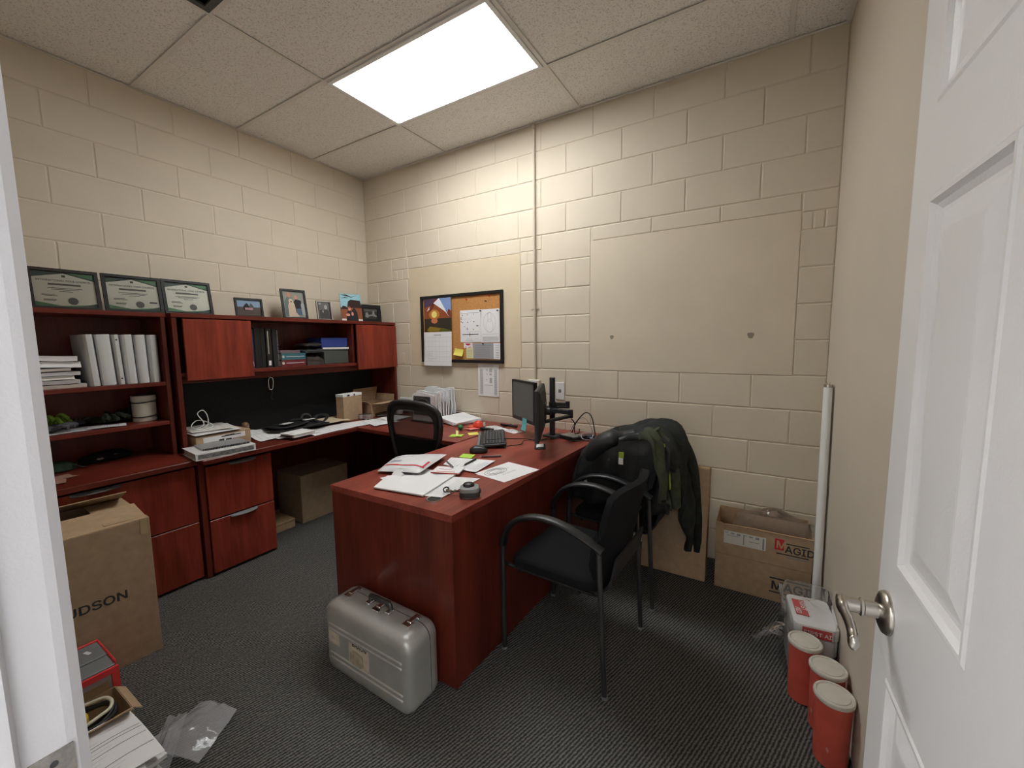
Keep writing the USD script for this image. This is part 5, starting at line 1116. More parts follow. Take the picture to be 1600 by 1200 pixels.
part(t, 'base', rb(-.085, .085, -.018, .018, 0, .008, .003), M_black); part(t, 'arm', rot(rb(-.08, .085, -.016, .016, .0085, .026, .006), -.06, (0, 1, 0), (-.08, 0, .01)), M_black); part(t, 'magazine', rb(-.07, .082, -.009, .009, .008, .0125, .001), M_chrome)
t = thing('marker', 'black marker lying against the wall behind the slips', 'marker', (1.745, -.125, TZ), -.12); part(t, 'barrel', cyl((-.08, 0, .009), (.035, 0, .009), .0088, 12), M_black, smooth=40); part(t, 'cap', cyl((.0352, 0, .0095), (.085, 0, .0095), .0094, 12), M_blackm, smooth=40)

# --- bridge: file sorter, paper stack
t0 = thing('file_sorter', 'black stepped wire file sorter on the bridge desk by the wall', 'file sorter', (1.03, -.19, TZ))
part(t0, 'base', loft([np.array([(-.15, -.155, 0), (.15, -.155, 0), (.15, .145, 0), (-.15, .145, 0)]), np.array([(-.145, -.155, .010), (.145, -.155, .010), (.145, .145, .058), (-.145, .145, .058)])]), M_black)
for k in range(9):
    y = -.150 + .0335 * k; zb = .011 + .0052 * k
    part(t0, 'divider', tube([(-.125, y, zb), (-.125, y + .004, zb + .13), (-.115, y + .004, zb + .142), (.115, y + .004, zb + .142), (.125, y + .004, zb + .13), (.125, y, zb)], .0022, 6, 1, smooth=False), M_blackm)
M_sleeve = mat('white_plastic_sleeve', (.78, .79, .80), .3, noise=(30, .08), spec=.6)
LB = ['front file of the sorter, a dark grey picture showing through its sleeve', 'second file from the front of the sorter', 'third file from the front of the sorter', 'fourth file from the front of the sorter', 'fifth file from the front of the sorter', 'sixth file from the front of the sorter', 'seventh file from the front, just before the last', 'rearmost file of the sorter, against the wall']
for k in range(8):
    y = -.190 - .150 + .0335 * k + .017; zb = TZ + .014 + .0056 * k
    t = thing('plastic_file', LB[k], 'file', (1.03 + .006 * math.sin(2.1 * k), y, zb), 0, 'white files in the sorter')
    hh = .232 + .012 * math.sin(1.7 * k)
    def sl(u, v, k=k, hh=hh): return ((u - .5) * .262 + .004 * math.sin(6 * v + k), .010 * math.sin(PI * v + k) * (u - .5) + .006 * (v - .5), .002 + v * hh * (1 - .05 * abs(2 * u - 1) ** 5) + .008 * math.sin(5 * u + 1.3 * k) * v)
    part(t, 'sleeve', grid(sl, 16, 14, .013), M_sleeve, smooth=50)
    part(t, 'edge_fold', tube([(.131 + .004 * math.sin(6 * v + k), -.004 + .010 * math.sin(PI * v + k) * .5, .006 + v * hh * .95) for v in np.linspace(0, 1, 8)], .007, 8, 2), M_sleeve, smooth=60)
    if k == 0:
        pic = grid(lambda u, v: (-.115 + .19 * u, -.0085 + .010 * math.sin(PI * (.25 + .68 * v)) * (-.44 + .72 * u) + .006 * (.25 + .68 * v - .5) - .001, .05 + .160 * v), 10, 8)
        pc = part(t, 'picture', pic, mat('dark_grey_print', (.055, .055, .055), .4, noise=(40, .7)), label='dark grey printed picture')
        part(pc, 'handle_print', tube([(-.07, -.012, .07), (-.065, -.013, .15), (-.03, -.013, .185), (.03, -.013, .185), (.055, -.012, .15), (.058, -.011, .08)], .005, 6), M_ink)
t = thing('paper_stack', 'thick white paper stack between the file sorter and red dispenser', 'papers', (1.285, -.165, TZ), -.22)
for k in range(3): part(t, 'sheaf', mv(rot(grid(lambda u, v, k=k: ((u - .5) * .225, (v - .5) * .29, .006 * math.sin(3 * u + k) + .018 * (1 - u) * (k + 1) / 3), 10, 10, .009), .07 * k - .05), 0, 0, .006 + .0100 * k), M_paper if k == 2 else M_paperg, smooth=40)
part(t, 'print', mv(rot(cat_(*[grid(lambda u, v, w=w, a=a: (-.085 + a * u, -.10 + w + .002 * v, .006 * math.sin(3 * (.5 + (-.085 + a * u) / .225) + 2) + .018 * (1 - (.5 + (-.085 + a * u) / .225))), 8, 2) for w, a in ((.02, .15), (.045, .12), (.07, .15), (.10, .14), (.13, .1), (.15, .15), (.18, .13))]), .09), 0, 0, .0268 + .0046), M_lgrey)

# --- credenza
t = thing('ring_binder', 'silver grey ring binder lying at the left end of the credenza', 'binder', (.548, -1.662, TZ), -.10)
part(t, 'cover', cat_(rb(-.125, .125, -.160, .160, 0, .003, .001), rb(-.125, .125, -.160, .160, .039, .042, .001), rb(.122, .125, -.160, .160, .003, .039, .001)), M_white)
part(t, 'spine_print', rb(.1252, .1258, -.148, .148, .008, .034, 0), mat('silver_spine_print', (.26, .26, .26), .35, .3, noise=(60, .5))); part(t, 'pages', rb(-.122, .112, -.150, .150, .0032, .0388, 0), mat('page_block_grey', (.42, .40, .37), .8))
t = thing('spiral_notebook', 'grey spiral notebook lying on the silver grey binder', 'notebook', (.535, -1.640, TZ + .0425), -.14)
part(t, 'cover', rb(-.095, .088, -.125, .125, .0075, .009, .0004), mat('grey_notebook_cover', (.30, .30, .30), .5)); part(t, 'pages', rb(-.095, .088, -.125, .125, 0, .0073, 0), M_paperg); part(t, 'spiral', cat_(*[cb((.091, -.12 + .24 * k / 30, .0055), (.011, .0035, .012), .001) for k in range(31)]), M_black)
t = thing('carton', 'small cardboard box with white labels on the credenza', 'box', (.255, -1.575, TZ), .03)
part(t, 'body', rb(-.155, .155, -.165, .165, 0, .092, .003), M_card); part(t, 'shipping_label', rb(.1552, .1558, -.125, .128, .048, .082, 0), M_paper); part(t, 'shipping_label', rb(.1559, .1564, -.040, .045, .012, .062, 0), M_paper)
part(t, 'label_print', cat_(rb(.1565, .1568, -.035, -.005, .02, .056, 0), rb(.1565, .1568, .005, .04, .036, .052, 0), rb(.1565, .1568, -.02, .10, .068, .074, 0), rb(.1565, .1568, .0, .06, .074, .078, 0)), M_ink); part(t, 'packing_tape', rb(-.156, .1556, -.025, .025, .0921, .0926, 0), mat('packing_tape', (.42, .31, .17), .25))
quad_sheet('paper_sheet', 'white pages drooping over the front of the small cardboard box', 'paper', [(.11, -1.73), (.425, -1.742), (.418, -1.47), (.13, -1.43)], TZ + .0975, thick=.004, wave=.010, m=M_paper, seed=3, group='papers on the credenza')
quad_sheet('paper_sheet', 'creamy upper page on the small cardboard box under the cable', 'paper', [(.10, -1.71), (.36, -1.73), (.39, -1.50), (.12, -1.46)], TZ + .113, thick=.002, wave=.006, m=M_paperw, seed=4, group='papers on the credenza', lines=textlines(4, .2, .8, 5, tv=.02))
t = thing('cable', 'tangled white charging cable on the small cardboard box', 'cable', (.285, -1.665, TZ + .1185))
part(t, 'cord', tube([(-.03, -.06, .004), (.02, -.03, .010), (.03, .02, .04), (.0, .0, .105), (-.01, .035, .125), (.01, .05, .09), (.02, .045, .03), (.03, -.01, .008), (.0, -.04, .03), (-.02, 0, .06), (0, .04, .05), (.03, .07, .02), (.035, .03, .006), (.02, -.05, .006), (-.02, -.07, .02)], .0032, 8, 8), M_wcable, smooth=60)
t = thing('figurine', 'small wooden ball headed figure behind the papers on the credenza', 'figurine', (.22, -1.352, TZ))
part(t, 'body', lathe([(0, 0), (.020, 0), (.022, .006), (.016, .03), (.012, .05), (.010, .060), (0, .062)], 20), mat('turned_wood', (.30, .17, .10), .5), smooth=40); part(t, 'head', mv(trimesh.creation.icosphere(3, .026), 0, 0, .084), mat('dark_turned_wood', (.17, .095, .058), .45), smooth=True); part(t, 'snout', mv(trimesh.creation.icosphere(2, .011), .020, .006, .072), mat('turned_wood', (.30, .17, .10), .5), smooth=True)
CR = [([(.20, -1.36), (.50, -1.39), (.52, -1.18), (.26, -1.17)], .0, 'crumpled white sheet right of the small cardboard box', .028, 6), ([(.36, -1.27), (.56, -1.30), (.62, -1.02), (.40, -1.00)], .004, 'white sheet lying under the black straps', .010, 7), ([(.44, -1.08), (.68, -1.10), (.66, -.86), (.46, -.86)], .002, 'white sheet at the credenza edge near the kneehole', .005, 8), ([(.12, -1.33), (.30, -1.36), (.33, -1.22), (.14, -1.20)], .012, 'small folded sheet behind the crumpled one', .02, 9)]
for q, dz, lab, wv, sd in CR: quad_sheet('paper_sheet', lab, 'paper', q, TZ + dz, thick=.0012, wave=wv, seed=sd, group='papers on the credenza', lines=textlines(5, .15, .85, sd, tv=.012), nu=12, nv=12)
t = thing('box', 'flat white glossy box at the credenza edge in front of the straps', 'box', (.585, -1.175, TZ + .016), .10); part(t, 'body', rb(-.07, .075, -.085, .090, 0, .018, .002), M_white); part(t, 'lid', rb(-.072, .077, -.087, .092, .0182, .026, .002), M_paper); part(t, 'dark_end', rb(-.06, .06, -.0876, -.0871, .004, .016, 0), M_blackm)
t = thing('camera_strap_bag', 'black flat bag with looping straps lying on the credenza', 'bag', (.33, -1.03, TZ + .018))
part(t, 'pouch', grid(lambda u, v: (-.13 + .26 * u, -.20 + .40 * v, .010 + .022 * math.sin(PI * u) ** .6 * math.sin(PI * v) ** .6 + .012 * meshkit.fbm(np.array([[u * 4, v * 5, 3.]]), 3, 6)[0]), 18, 22, .014), mat('black_nylon', (.010, .010, .011), .6, bump=(200, .0006)), smooth=60)
part(t, 'strap', tube([(.13, -.10, .02), (.16, .02, .03), (.16, .13, .045), (.10, .20, .075), (.0, .19, .072), (.05, .12, .055), (.12, .10, .05)], .011, 8, flat=(1.4, .35)), M_blackm, smooth=60)
part(t, 'strap', tube([(-.08, -.19, .03), (.04, -.20, .045), (.12, -.14, .04), (.10, .02, .05), (.0, .06, .06), (-.07, .0, .055)], .012, 8, flat=(1.4, .35)), M_blackm, smooth=60)
part(t, 'label_patch', cat_(cb((.04, -.10, .0555), (.05, .09, .003), .001, .2)), M_white); part(t, 'label_patch', cb((.06, .07, .062), (.035, .09, .003), .001, -.1), M_white)
part(t, 'handle', tube([(-.02, .05, .05), (-.03, .07, .085), (-.02, .11, .09), (0, .13, .06)], .011, 8, flat=(1, .6)), M_blackm, smooth=60)
quad_sheet('manila_envelope', 'cream manila folder lying in front of the kraft box', 'envelope', [(.17, -.835), (.40, -.870), (.44, -.62), (.20, -.58)], TZ + .014, thick=.006, wave=.012, m=mat('manila', (.68, .57, .38), .7), group=None, seed=12)
BR = [([(.43, -.90), (.66, -.93), (.66, -.72), (.45, -.70)], .0, 'white sheet near the corner of credenza and bridge', 13), ([(.45, -.72), (.66, -.75), (.70, -.53), (.50, -.50)], .003, 'white printed sheet in front of the kraft box', 14), ([(.52, -.56), (.80, -.66), (.83, -.42), (.58, -.36)], .006, 'slanted white sheet left of the task chair', 15), ([(.56, -.44), (.78, -.46), (.76, -.22), (.57, -.22)], .009, 'white sheet beside the small white cup', 16)]
for q, dz, lab, sd in BR: quad_sheet('paper_sheet', lab, 'paper', q, TZ + dz, thick=.0012, wave=.005, seed=sd, group='papers on the bridge desk', lines=textlines(6, .12, .88, sd, tv=.012))
t = thing('carton', 'upright kraft carton with white tape along its top edge', 'box', (.345, -.548, TZ), .10)
part(t, 'body', rb(-.045, .045, -.105, .105, 0, .215, .003), M_card); part(t, 'tape', cat_(rb(-.0465, .0465, -.1065, .1065, .2155, .238, .002)), M_paper); part(t, 'tape_mark', cat_(rb(.0466, .0470, -.06, -.035, .218, .234, 0), rb(.0466, .0470, .01, .022, .217, .2355, 0)), M_ink)
t = thing('carton', 'open small carton with raised flaps under the hutch', 'box', (.275, -.225, TZ), .05)
part(t, 'body', cat_(rb(.126, .13, -.15, .15, 0, .118, .001), rb(-.13, -.126, -.15, .15, 0, .118, .001), rb(-.126, .126, .146, .15, 0, .118, .001), rb(-.126, .126, -.15, -.146, 0, .118, .001), rb(-.126, .126, -.146, .146, 0, .004, 0)), M_card)
def fl(p0, p1, d, L_): 
    p0, p1, d = map(lambda a: np.array(a, float), (p0, p1, d)); d /= np.linalg.norm(d)
    return grid(lambda u, v: tuple(p0 + (p1 - p0) * (.01 + .98 * u) + d * L_ * v), 4, 4, .004)
part(t, 'flap', fl((.13, -.148, .12), (.13, .148, .12), (.85, 0, .06), .115), M_cardl); part(t, 'flap', fl((-.128, .148, .12), (-.128, -.148, .12), (.10, .1, 1), .125), M_card); part(t, 'flap', fl((-.12, .148, .12), (.12, .148, .12), (0, .12, 1), .06), M_card); part(t, 'flap', fl((.12, -.148, .12), (-.12, -.148, .12), (0, -.6, .4), .05), M_card)
t = thing('cup', 'small white cup left of the task chair', 'cup', (.560, -.165, TZ + .012)); part(t, 'body', lathe([(0, 0), (.026, 0), (.028, .003), (.033, .068), (.0335, .070), (.031, .0695), (.0255, .006), (0, .005)], 24), M_white, smooth=40)
t = thing('tumbler', 'clear plastic tumbler lying on papers before the kraft carton', 'tumbler', (.495, -.505, TZ + .0335), .5); part(t, 'wall', rot(lathe([(.0, -.055), (.024, -.055), (.030, .055), (.0288, .055), (.0228, -.0535), (0, -.0535)], 24), PI / 2, (0, 1, 0)), M_clear, smooth=40); part(t, 'rim', rot(lathe([(.0305, .0552), (.0315, .0565), (.0305, .0578), (.0288, .0565), (.0305, .0552)], 24), PI / 2, (0, 1, 0)), M_clear2)
t = thing('tablet', 'dark tablet leaning on the open carton', 'tablet', (.46, -.235, TZ + .012), 1.1); part(t, 'body', rot(rb(-.10, .10, -.06, .06, 0, .010, .003), .14, (1, 0, 0)), M_black); part(t, 'screen', rot(rb(-.09, .09, -.05, .05, .0101, .0106, 0), .14, (1, 0, 0)), M_dsteel)

# --- monitors on one pole
PX, PY = 2.195, -.255
t = thing('monitor_stand', 'black monitor pole with two swing arms on the desk', 'monitor arm', (PX, PY, TZ))
part(t, 'base_clamp', rb(-.055, .055, -.05, .05, 0, .012, .003), M_black); part(t, 'pole', rb(-.016, .016, -.016, .016, .0125, .415, .003), M_blackm); part(t, 'pole_cap', rb(-.017, .017, -.017, .017, .4152, .421, .002), M_black)
part(t, 'collar', cat_(cyl((0, 0, .165), (0, 0, .215), .030, 18)), M_black)
def link(p, q, w, h): 
    p, q = np.array(p, float), np.array(q, float); d = q - p; L = np.linalg.norm(d[:2]); m = rb(-.012, L + .012, -w / 2, w / 2, -h / 2, h / 2, .004); return mv(rot(m, math.atan2(d[1], d[0])), *p)
part(t, 'arm', link((.02, -.02, .19), (.155, -.045, .19), .028, .030), M_blackm); part(t, 'elbow', cyl((.160, -.046, .155), (.160, -.046, .208), .017, 14), M_black); part(t, 'arm', link((.158, -.05, .166), (.088, -.33, .166), .026, .020), M_blackm)
part(t, 'arm', link((-.01, .02, .225), (.085, .06, .225), .026, .026), M_blackm); part(t, 'elbow', cyl((.09, .062, .198), (.09, .062, .248), .016, 14), M_black); part(t, 'arm', link((.085, .055, .208), (-.10, -.045, .208), .024, .018), M_blackm)
part(t, 'collar', cyl((0, 0, .222), (0, 0, .248), .026, 18), M_black)
def monitor(label, A, Bp, z0, z1, facing):
    """A, Bp: the lower corners of the screen side seen from its user; facing: unit normal of the screen"""
    A, Bp = np.array(A, float), np.array(Bp, float); c = (A + Bp) / 2; L = np.linalg.norm(Bp - A); ang = math.atan2(*(Bp - A)[::-1])
    t = thing('monitor', label, 'monitor', (c[0], c[1], z0), ang, 'monitors on the swing arms'); h = z1 - z0     # local: x along, -y is the screen side
    ring = sbox(-L / 2, 0, L / 2, h).difference(sbox(-L / 2 + .013, .024, L / 2 - .013, h - .013))
    part(t, 'bezel', cat_(xz(ext(ring, 0, .012))), M_black); part(t, 'screen', rb(-L / 2 + .0132, L / 2 - .0132, -.010, -.004, .0242, h - .0132, 0), mat('dead_lcd_screen', (.125, .133, .128), .5, spec=.5))
    part(t, 'back_cover', loft([np.array([(a * (L / 2 - i), y, h / 2 + b * (h / 2 - i)) for a, b in ((-1, -1), (1, -1), (1, 1), (-1, 1))]) for i, y in ((.0005, -.0035), (0, .012), (.02, .020), (.07, .030), (.10, .034))]), M_blackm)
    part(t, 'mount_plate', cat_(rb(-.055, .055, .0342, .040, h / 2 - .055, h / 2 + .055, .002), cyl((0, .040, h / 2), (0, .064, h / 2), .024, 14)), M_black)
    return t, L, h
m1, L1, h1 = monitor('left monitor, its grey screen visible with a turquoise note', (1.880, -.265), (2.170, -.462), .868, 1.158, None)
m2, L2, h2 = monitor('right monitor seen edge on, its black back towards the chairs', (2.190, -.400), (2.365, -.815), .846, 1.150, None)

t = thing('sticky_note', 'turquoise sticky note hanging from the left monitor bezel', 'sticky note', (2.045, -.392, .862), math.atan2(-.197, .29))
part(t, 'sheet', grid(lambda u, v: (-.034 + .068 * u, -.0005 - .012 * (1 - v) ** 2, -.052 + .085 * v), 5, 8, .0008), M_teal, smooth=40)
M_usb = M_cable
def cable(label, pts, r, m=None, plug=None):
    t = thing('cable', label, 'cable', pts[0], 0, 'cables on the desk by the wall'); p = np.array(pts) - np.array(pts[0])
    part(t, 'cord', tube(p, r, 8, 8), m or M_cable, smooth=60)
    if plug: d = p[-1] - p[-2]; d /= np.linalg.norm(d); part(t, 'plug', cyl(p[-1] - d * .002, p[-1] + d * .028, r * 2.0, 10), M_blackm)
cable('black keyboard cable curving from the keyboard to the monitors', [(2.09, -.705, .772), (2.13, -.60, .766), (2.10, -.50, .765), (2.15, -.44, .764), (2.20, -.42, .764), (2.23, -.35, .764)], .0028, plug=True)
cable('black mouse cable crossing the keyboard top', [(1.93, -.70, .795), (2.02, -.62, .794), (2.085, -.53, .782), (2.12, -.46, .770), (2.175, -.45, .764), (2.22, -.30, .764)], .0024)
cable('tallest black cable looping up behind the docking box', [(2.30, -.16, .764), (2.34, -.15, .86), (2.40, -.14, .925), (2.45, -.15, .90), (2.49, -.19, .80), (2.515, -.22, .764)], .0040, plug=True)
cable('black cable dropping from the arm elbow to the desk', [(2.355, -.29, .905), (2.37, -.27, .87), (2.36, -.24, .80), (2.365, -.22, .764)], .0034)
cable('thin grey cable arching beside the docking box', [(2.27, -.12, .764), (2.31, -.11, .84), (2.37, -.10, .88), (2.43, -.12, .83), (2.46, -.14, .764)], .0022, M_greyp)
cable('black cable hanging over the right desk edge', [(2.36, -.36, .764), (2.42, -.34, .768), (2.49, -.32, .768), (2.537, -.33, .755), (2.552, -.34, .70), (2.56, -.36, .62)], .0028)
cable('white grey cable tangled on the docking box', [(2.41, -.30, .792), (2.45, -.26, .81), (2.49, -.24, .80), (2.50, -.30, .78), (2.46, -.34, .785), (2.43, -.28, .80), (2.48, -.20, .79)], .0026, mat('light_grey_rubber', (.36, .36, .38), .5))
cable('black flat cable under the arms running to the wall', [(2.24, -.36, .764), (2.27, -.30, .764), (2.30, -.22, .764), (2.33, -.10, .764), (2.31, -.03, .775)], .0045)
t = thing('docking_box', 'flat black docking box with a pale silver top near the wall', 'electronics', (2.350, -.262, TZ), -.35)
part(t, 'body', mv(rbox(.15, .115, .024, .012, .003), 0, 0, 0), M_black, smooth=40); part(t, 'top_plate', mv(rbox(.125, .095, .003, .010, .001), -.006, 0, .0242), mat('silver_top', (.40, .39, .36), .35, .5))
t = thing('power_adapter', 'small black adapter with a violet cable bundle by the desk edge', 'adapter', (2.455, -.195, TZ), .3)
part(t, 'body', rb(-.035, .035, -.022, .022, 0, .026, .004), M_black); part(t, 'cable_bundle', cat_(*[tube([(-.02 + .008 * k, -.03, .012 + .006 * (k % 2)), (.0 + .006 * k, -.055, .018), (.03, -.075 + .004 * k, .012)], .0032, 6) for k in range(4)]), mat('violet_grey_rubber', (.11, .11, .17), .5))
t = thing('card_stand', 'small black pad with a white card at the monitor foot', 'stand', (2.262, -.575, TZ), -1.1); part(t, 'base', rb(-.06, .06, -.035, .035, 0, .008, .003), M_blackm); part(t, 'card', rot(rb(-.035, .040, -.022, .024, .010, .0115, .0003), .12, (1, 0, 0)), M_paperg)

# ---------------------------------------------------------------- things on the back wall
cp = thing('conduit', 'thin beige painted conduit running up the back wall to the ceiling', 'conduit', (1.927, -.014, 1.135))
part(cp, 'pipe', cyl((0, 0, 0), (0, 0, H - 1.135 - .004), .0105, 16), mat('painted_conduit', (.60, .53, .42), .45), smooth=40)
part(cp, 'clamp', cat_(cyl((0, 0, .548), (0, 0, .566), .0135, 16), cb((-.022, .007, .557), (.022, .004, .018), .001), cb((.022, .007, .557), (.022, .004, .018), .001)), mat('painted_conduit', (.60, .53, .42), .45))
part(cp, 'coupling', cyl((0, 0, H - 1.135 - .035), (0, 0, H - 1.135 - .006), .016, 16), mat('painted_conduit', (.60, .53, .42), .45))
t = thing('outlet_box', 'cream surface outlet box at the foot of the conduit', 'outlet', (1.925, -.001, 1.020)); part(t, 'box', rb(-.052, .052, -.040, 0, 0, .112, .004), mat('cream_outlet', (.66, .62, .52), .45)); part(t, 'cover_plate', rb(-.036, .036, -.044, -.0402, .002, .110, .002), M_white)
for z in (.03, .072): part(t, 'socket', cat_(rb(-.010, -.006, -.0448, -.0441, z, z + .014, 0), rb(.006, .010, -.0448, -.0441, z, z + .014, 0)), M_blackm)
t = thing('wall_plate', 'white wall plate behind the monitor pole', 'outlet', (2.140, -.001, .985)); part(t, 'plate', rb(-.036, .036, -.007, 0, 0, .135, .002), M_white); part(t, 'jack', rb(-.012, .012, -.0085, -.0071, .055, .08, .001), M_greyp)
t = thing('wall_phone_box', 'pale grey plastic box on the wall beside the hutch end', 'box', (.515, -.002, .768)); part(t, 'body', mv(rb(-.085, .085, -.045, 0, 0, .135, .006), 0, 0, 0), mat('pale_grey_plastic', (.50, .52, .52), .45)); part(t, 'front_cover', rb(-.078, .078, -.049, -.0452, .006, .129, .003), mat('pale_grey_plastic', (.50, .52, .52), .45))

cbd = thing('corkboard', 'black framed corkboard hanging over the bridge desk', 'notice board', (1.184, -.002, 1.255))
bw, bh, bd = .904, .600, .024
ring = sbox(-bw / 2, 0, bw / 2, bh).difference(sbox(-bw / 2 + .026, .026, bw / 2 - .026, bh - .026))
for nm, pg in (('frame_rail', sbox(-bw / 2, bh - .026, bw / 2, bh)), ('frame_rail', sbox(-bw / 2, 0, bw / 2, .026)), ('frame_stile', sbox(-bw / 2, .0262, -bw / 2 + .026, bh - .0262)), ('frame_stile', sbox(bw / 2 - .026, .0262, bw / 2, bh - .0262))):
    a, b, c, d = pg.bounds; part(cbd, nm, rb(a, c, -bd, 0, b, d, .003), M_frameb)
part(cbd, 'cork', rb(-bw / 2 + .0262, bw / 2 - .0262, -.010, -.002, .0262, bh - .0262, 0), cork())
def pinned(name, label, cat, x0, x1, z0, z1, y, m, tilt=0.0, group='papers pinned on the corkboard', thick=.0008, curl=0.0, lines=None, ink=None):
    cx, cz = (x0 + x1) / 2, (z0 + z1) / 2; w, h = x1 - x0, z1 - z0
    t = thing(name, label, cat, (cx, y, cz), 0, group)
    def f(u, v): 
        a, b = (u - .5) * w, (v - .5) * h; c, s = math.cos(tilt), math.sin(tilt)
        return (a * c - b * s, -curl * (1 - v) ** 2, a * s + b * c)
    g = grid(f, 4, 7, thick); part(t, 'sheet', g, m, smooth=40)
    if lines:
        def pr(u0, u1, v0, v1):
            g = grid(lambda a, b: tuple(np.array(f(u0 + (u1 - u0) * a, v0 + (v1 - v0) * b)) - (0, thick / 2 + .0007, 0)), 3, 2); return g
        for nm, mm, ls in lines:
            gs = [pr(*l) for l in ls]
            for g in gs:
                if g.face_normals[:, 1].mean() > 0: g.invert()
            part(t, nm, cat_(*gs), mm)
    return t, f
YC = -.0135
def pin(x, z, m, y, label):
    t = thing('push_pin', label, 'push pin', (x, y, z), 0, 'push pins on the corkboard'); L = lambda mm: rot(mm, PI / 2, (1, 0, 0))
    part(t, 'head', L(lathe([(0, .002), (.004, .002), (.0045, .004), (.003, .007), (.003, .012), (.006, .015), (.006, .017), (0, .0175)], 14)), m, smooth=40); part(t, 'needle', L(cyl((0, 0, -.0005), (0, 0, .0019), .0006, 6)), M_chrome)
# calendar: picture page above, month page below, hanging over the frame's lower edge
P = lambda pts: [pts]
ca = thing('calendar', 'wall calendar with a sunset picture and a white month page', 'calendar', (.945, -.028, 1.528))
part(ca, 'picture_page', rb(-.158, .160, -.0012, 0, .003, .300, 0), flatcol('calendar_sea', (64, 58, 50), .3))
def ppoly(pts, k): return mv(xz(ext(Polygon(pts), 0, .0003)), 0, -.0013 - .0003 * k, 0)
def cpic(n, pts, rgb, k): part(ca, n, ppoly([(-.158 + .318 * a, .003 + .297 * b) for a, b in pts], k), flatcol('calendar_' + n, rgb, .3))
cpic('sky_red', [(0, .40), (1, .40), (1, .78), (.62, .85), (0, .75)], (150, 84, 52), 0); cpic('sky_violet', [(0, .72), (.4, .86), (.6, .95), (.55, 1), (0, 1)], (86, 66, 92), 1); cpic('sky_blue', [(.55, 1), (.62, .8), (.9, .55), (1, .62), (1, 1)], (132, 158, 206), 1)
cpic('red_peak', [(.18, .60), (.34, .90), (.40, .97), (.52, 1.0), (.50, .9), (.36, .76), (.25, .62)], (112, 50, 44), 2); cpic('white_fold', [(.36, .86), (.56, 1.0), (.62, .93), (.93, .42), (.80, .58), (.62, .70)], (236, 238, 244), 3); cpic('white_tip', [(.10, .62), (.2, .76), (.21, .68)], (226, 226, 232), 3); cpic('red_hill', [(.86, .52), (.90, .66), (.96, .64), (1, .5), (1, .40), (.94, .42)], (128, 66, 52), 3)
cpic('sun_glow', ell(.38, .52, .19, .15, 24), (196, 128, 62), 1); cpic('sun_core', ell(.38, .52, .10, .10, 20), (240, 226, 130), 2); cpic('sun_reflection', ell(.38, .33, .12, .08, 20), (206, 124, 84), 2)
cpic('shore', [(.08, .04), (.20, .16), (.45, .13), (.72, .09), (.95, .03), (.6, .01), (.2, .0)], (150, 126, 48), 2); cpic('meadow', [(.5, .0), (.62, .09), (.86, .06), (1, .02), (1, 0)], (96, 104, 44), 3)
def cal(u, v): return (-.168 + .326 * u, -.0012 - .012 * (1 - v) ** 1.5, -.305 + .305 * v)
part(ca, 'month_page', grid(cal, 6, 10, .0022), M_paper, smooth=40)
def cp_(u0, u1, v0, v1):
    g = grid(lambda a, b: tuple(np.array(cal(u0 + (u1 - u0) * a, v0 + (v1 - v0) * b)) - (0, .0019, 0)), 6, 4)
    if g.face_normals[:, 1].mean() > 0: g.invert()
    return g
part(ca, 'grid_lines', cat_(*[cp_(.04, .96, v, v + .006) for v in (.12, .27, .42, .57, .72, .84)], *[cp_(.04 + .1314 * k, .045 + .1314 * k, .12, .84) for k in range(8)]), mat('very_pale_grey_ink', (.58, .58, .60), .7))
mh = text('September', .0125, .0003, True); mh = mv(xz(mh), -.168 + .326 * .5 - mh.bounds[1][0] / 2, -.0034, -.032); part(ca, 'heading', mh, M_grey)
part(ca, 'handwriting', cat_(*[cp_(a, b, v, v + .008) for a, b, v in ((.16, .24, .36), (.12, .3, .31), (.15, .5, .21), (.15, .3, .16), (.45, .5, .33))]), M_lgrey)
r = random.Random(5)
pinned('printed_sheet', 'white sheet with rows of small black diagrams on the corkboard', 'paper', 1.190, 1.408, 1.434, 1.708, YC, M_paper, lines=[('diagrams', M_ink, [(x, x + w, z, z + h) for x, z, w, h in ((.10, .83, .05, .025), (.36, .84, .03, .025), (.66, .85, .03, .025), (.03, .70, .03, .09), (.03, .62, .03, .05), (.10, .60, .05, .025), (.36, .61, .04, .025), (.66, .62, .04, .025), (.2, .48, .04, .02), (.80, .49, .10, .025), (.34, .38, .03, .07), (.64, .37, .03, .03), (.10, .23, .80, .02), (.46, .17, .03, .12))]), ('text_lines', M_lgrey, [(.08, .9, .90, .915), (.08, .5, .72, .73), (.3, .95, .32, .33), (.3, .6, .12, .13), (.3, .6, .07, .08), (.7, .9, .1, .11), (.25, .65, .03, .04)])])
t, f = pinned('printed_sheet', 'white sheet with a faint line drawing on the corkboard', 'paper', 1.410, 1.602, 1.430, 1.706, YC - .0012, M_paper, lines=[('text_block', M_lgrey, [(.10, .94, .03 + .022 * k, .04 + .022 * k) for k in range(7)]), ('rule', M_lgrey, [(.08, .95, .245, .252)])])
part(t, 'drawing', cat_(*[tube([(f(.48 + rx * math.cos(a), .62 + rz * math.sin(a) + dz)[0], -.0016, f(.48 + rx * math.cos(a), .62 + rz * math.sin(a) + dz)[2]) for a in np.linspace(0, 2 * PI, 20)], .0007, 4, 1) for rx, rz, dz in ((.32, .30, -.02), (.12, .15, .14), (.18, .2, -.12), (.07, .1, .18))]), M_lgrey)
pinned('card', 'small white card with a red fish emblem under the diagram sheet', 'card', 1.226, 1.322, 1.384, 1.428, YC - .0012, M_paper, lines=[('emblem', M_redink, [(.2, .75, .62, .85), (.35, .6, .5, .62)]), ('text_line', M_redink, [(.15, .3, .15, .25), (.5, .8, .1, .2)])])
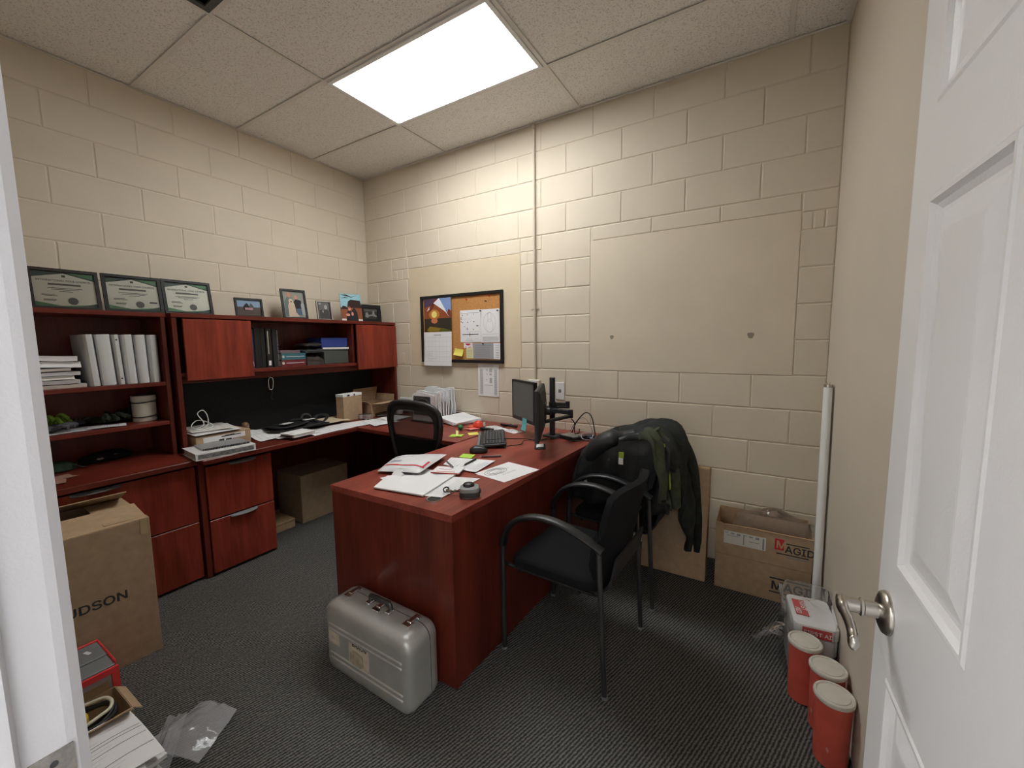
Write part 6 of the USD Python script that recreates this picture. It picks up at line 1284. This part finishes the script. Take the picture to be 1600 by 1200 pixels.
pinned('sticky_note', 'bright yellow sticky note curling at the corkboard foot', 'sticky note', 1.125, 1.222, 1.316, 1.376, YC - .006, M_yel, tilt=-.14, curl=.016, thick=.004)
pinned('sticky_note', 'pale yellow written note beside the grey sheet', 'sticky note', 1.250, 1.326, 1.294, 1.3835, YC, mat('pale_note', (.70, .70, .34), .7), lines=[('text_line', M_lgrey, [(.15, .8, v, v + .05) for v in (.2, .4, .6, .75)])])
pinned('printed_sheet', 'grey printed sheet at the lower right of the corkboard', 'paper', 1.328, 1.538, 1.292, 1.426, YC - .0024, mat('grey_sheet', (.36, .36, .37), .75), lines=[('text_block', M_grey, [(.08, .90 - .1 * r.random(), .1 + .12 * k, .15 + .12 * k) for k in range(7)])])
pinned('printed_sheet', 'narrow white strip at the lower right corner of the corkboard', 'paper', 1.500, 1.605, 1.290, 1.424, YC - .0004, M_paper, lines=[('text_block', M_lgrey, [(.55, .9, .1 + .1 * k, .14 + .1 * k) for k in range(8)])])
pinned('printed_sheet', 'price list sheet taped on the wall below the corkboard', 'paper', 1.366, 1.580, .971, 1.2435, -.0045, M_paper, group='sheet on the wall', tilt=-.012, lines=[('heading', M_lgrey, [(.25, .75, .915, .93)]), ('table_columns', M_lgrey, [(.10, .24, .05 + .03 * k, .068 + .03 * k) for k in range(27)] + [(.78, .92, .05 + .03 * k, .068 + .03 * k) for k in range(27)] + [(.40, .46, .80, .86), (.55, .68, .76, .88), (.40, .46, .68, .71), (.56, .66, .66, .72), (.40, .44, .50, .55), (.56, .68, .42, .58), (.32, .70, .34, .36)])])
for x, z, m, yy, lab in ((1.205, 1.690, M_white, YC - .0008, 'white push pin at the top left of the diagram sheet'), (1.418, 1.694, M_black, YC - .0022, 'black push pin where the two white sheets meet'), (1.590, 1.690, M_black, YC - .0022, 'black push pin at the top right of the drawing sheet'), (1.440, 1.418, M_black, YC - .0032, 'black push pin holding the grey sheet'), (1.270, 1.800, M_redink, -.0122, 'dark red push pin at the upper left of bare cork'), (1.470, 1.772, M_black, -.0122, 'black push pin alone on the bare cork'), (1.505, 1.812, M_redink, -.0122, 'red push pin near the top of the bare cork')):
    pin(x, z, m, yy, lab)
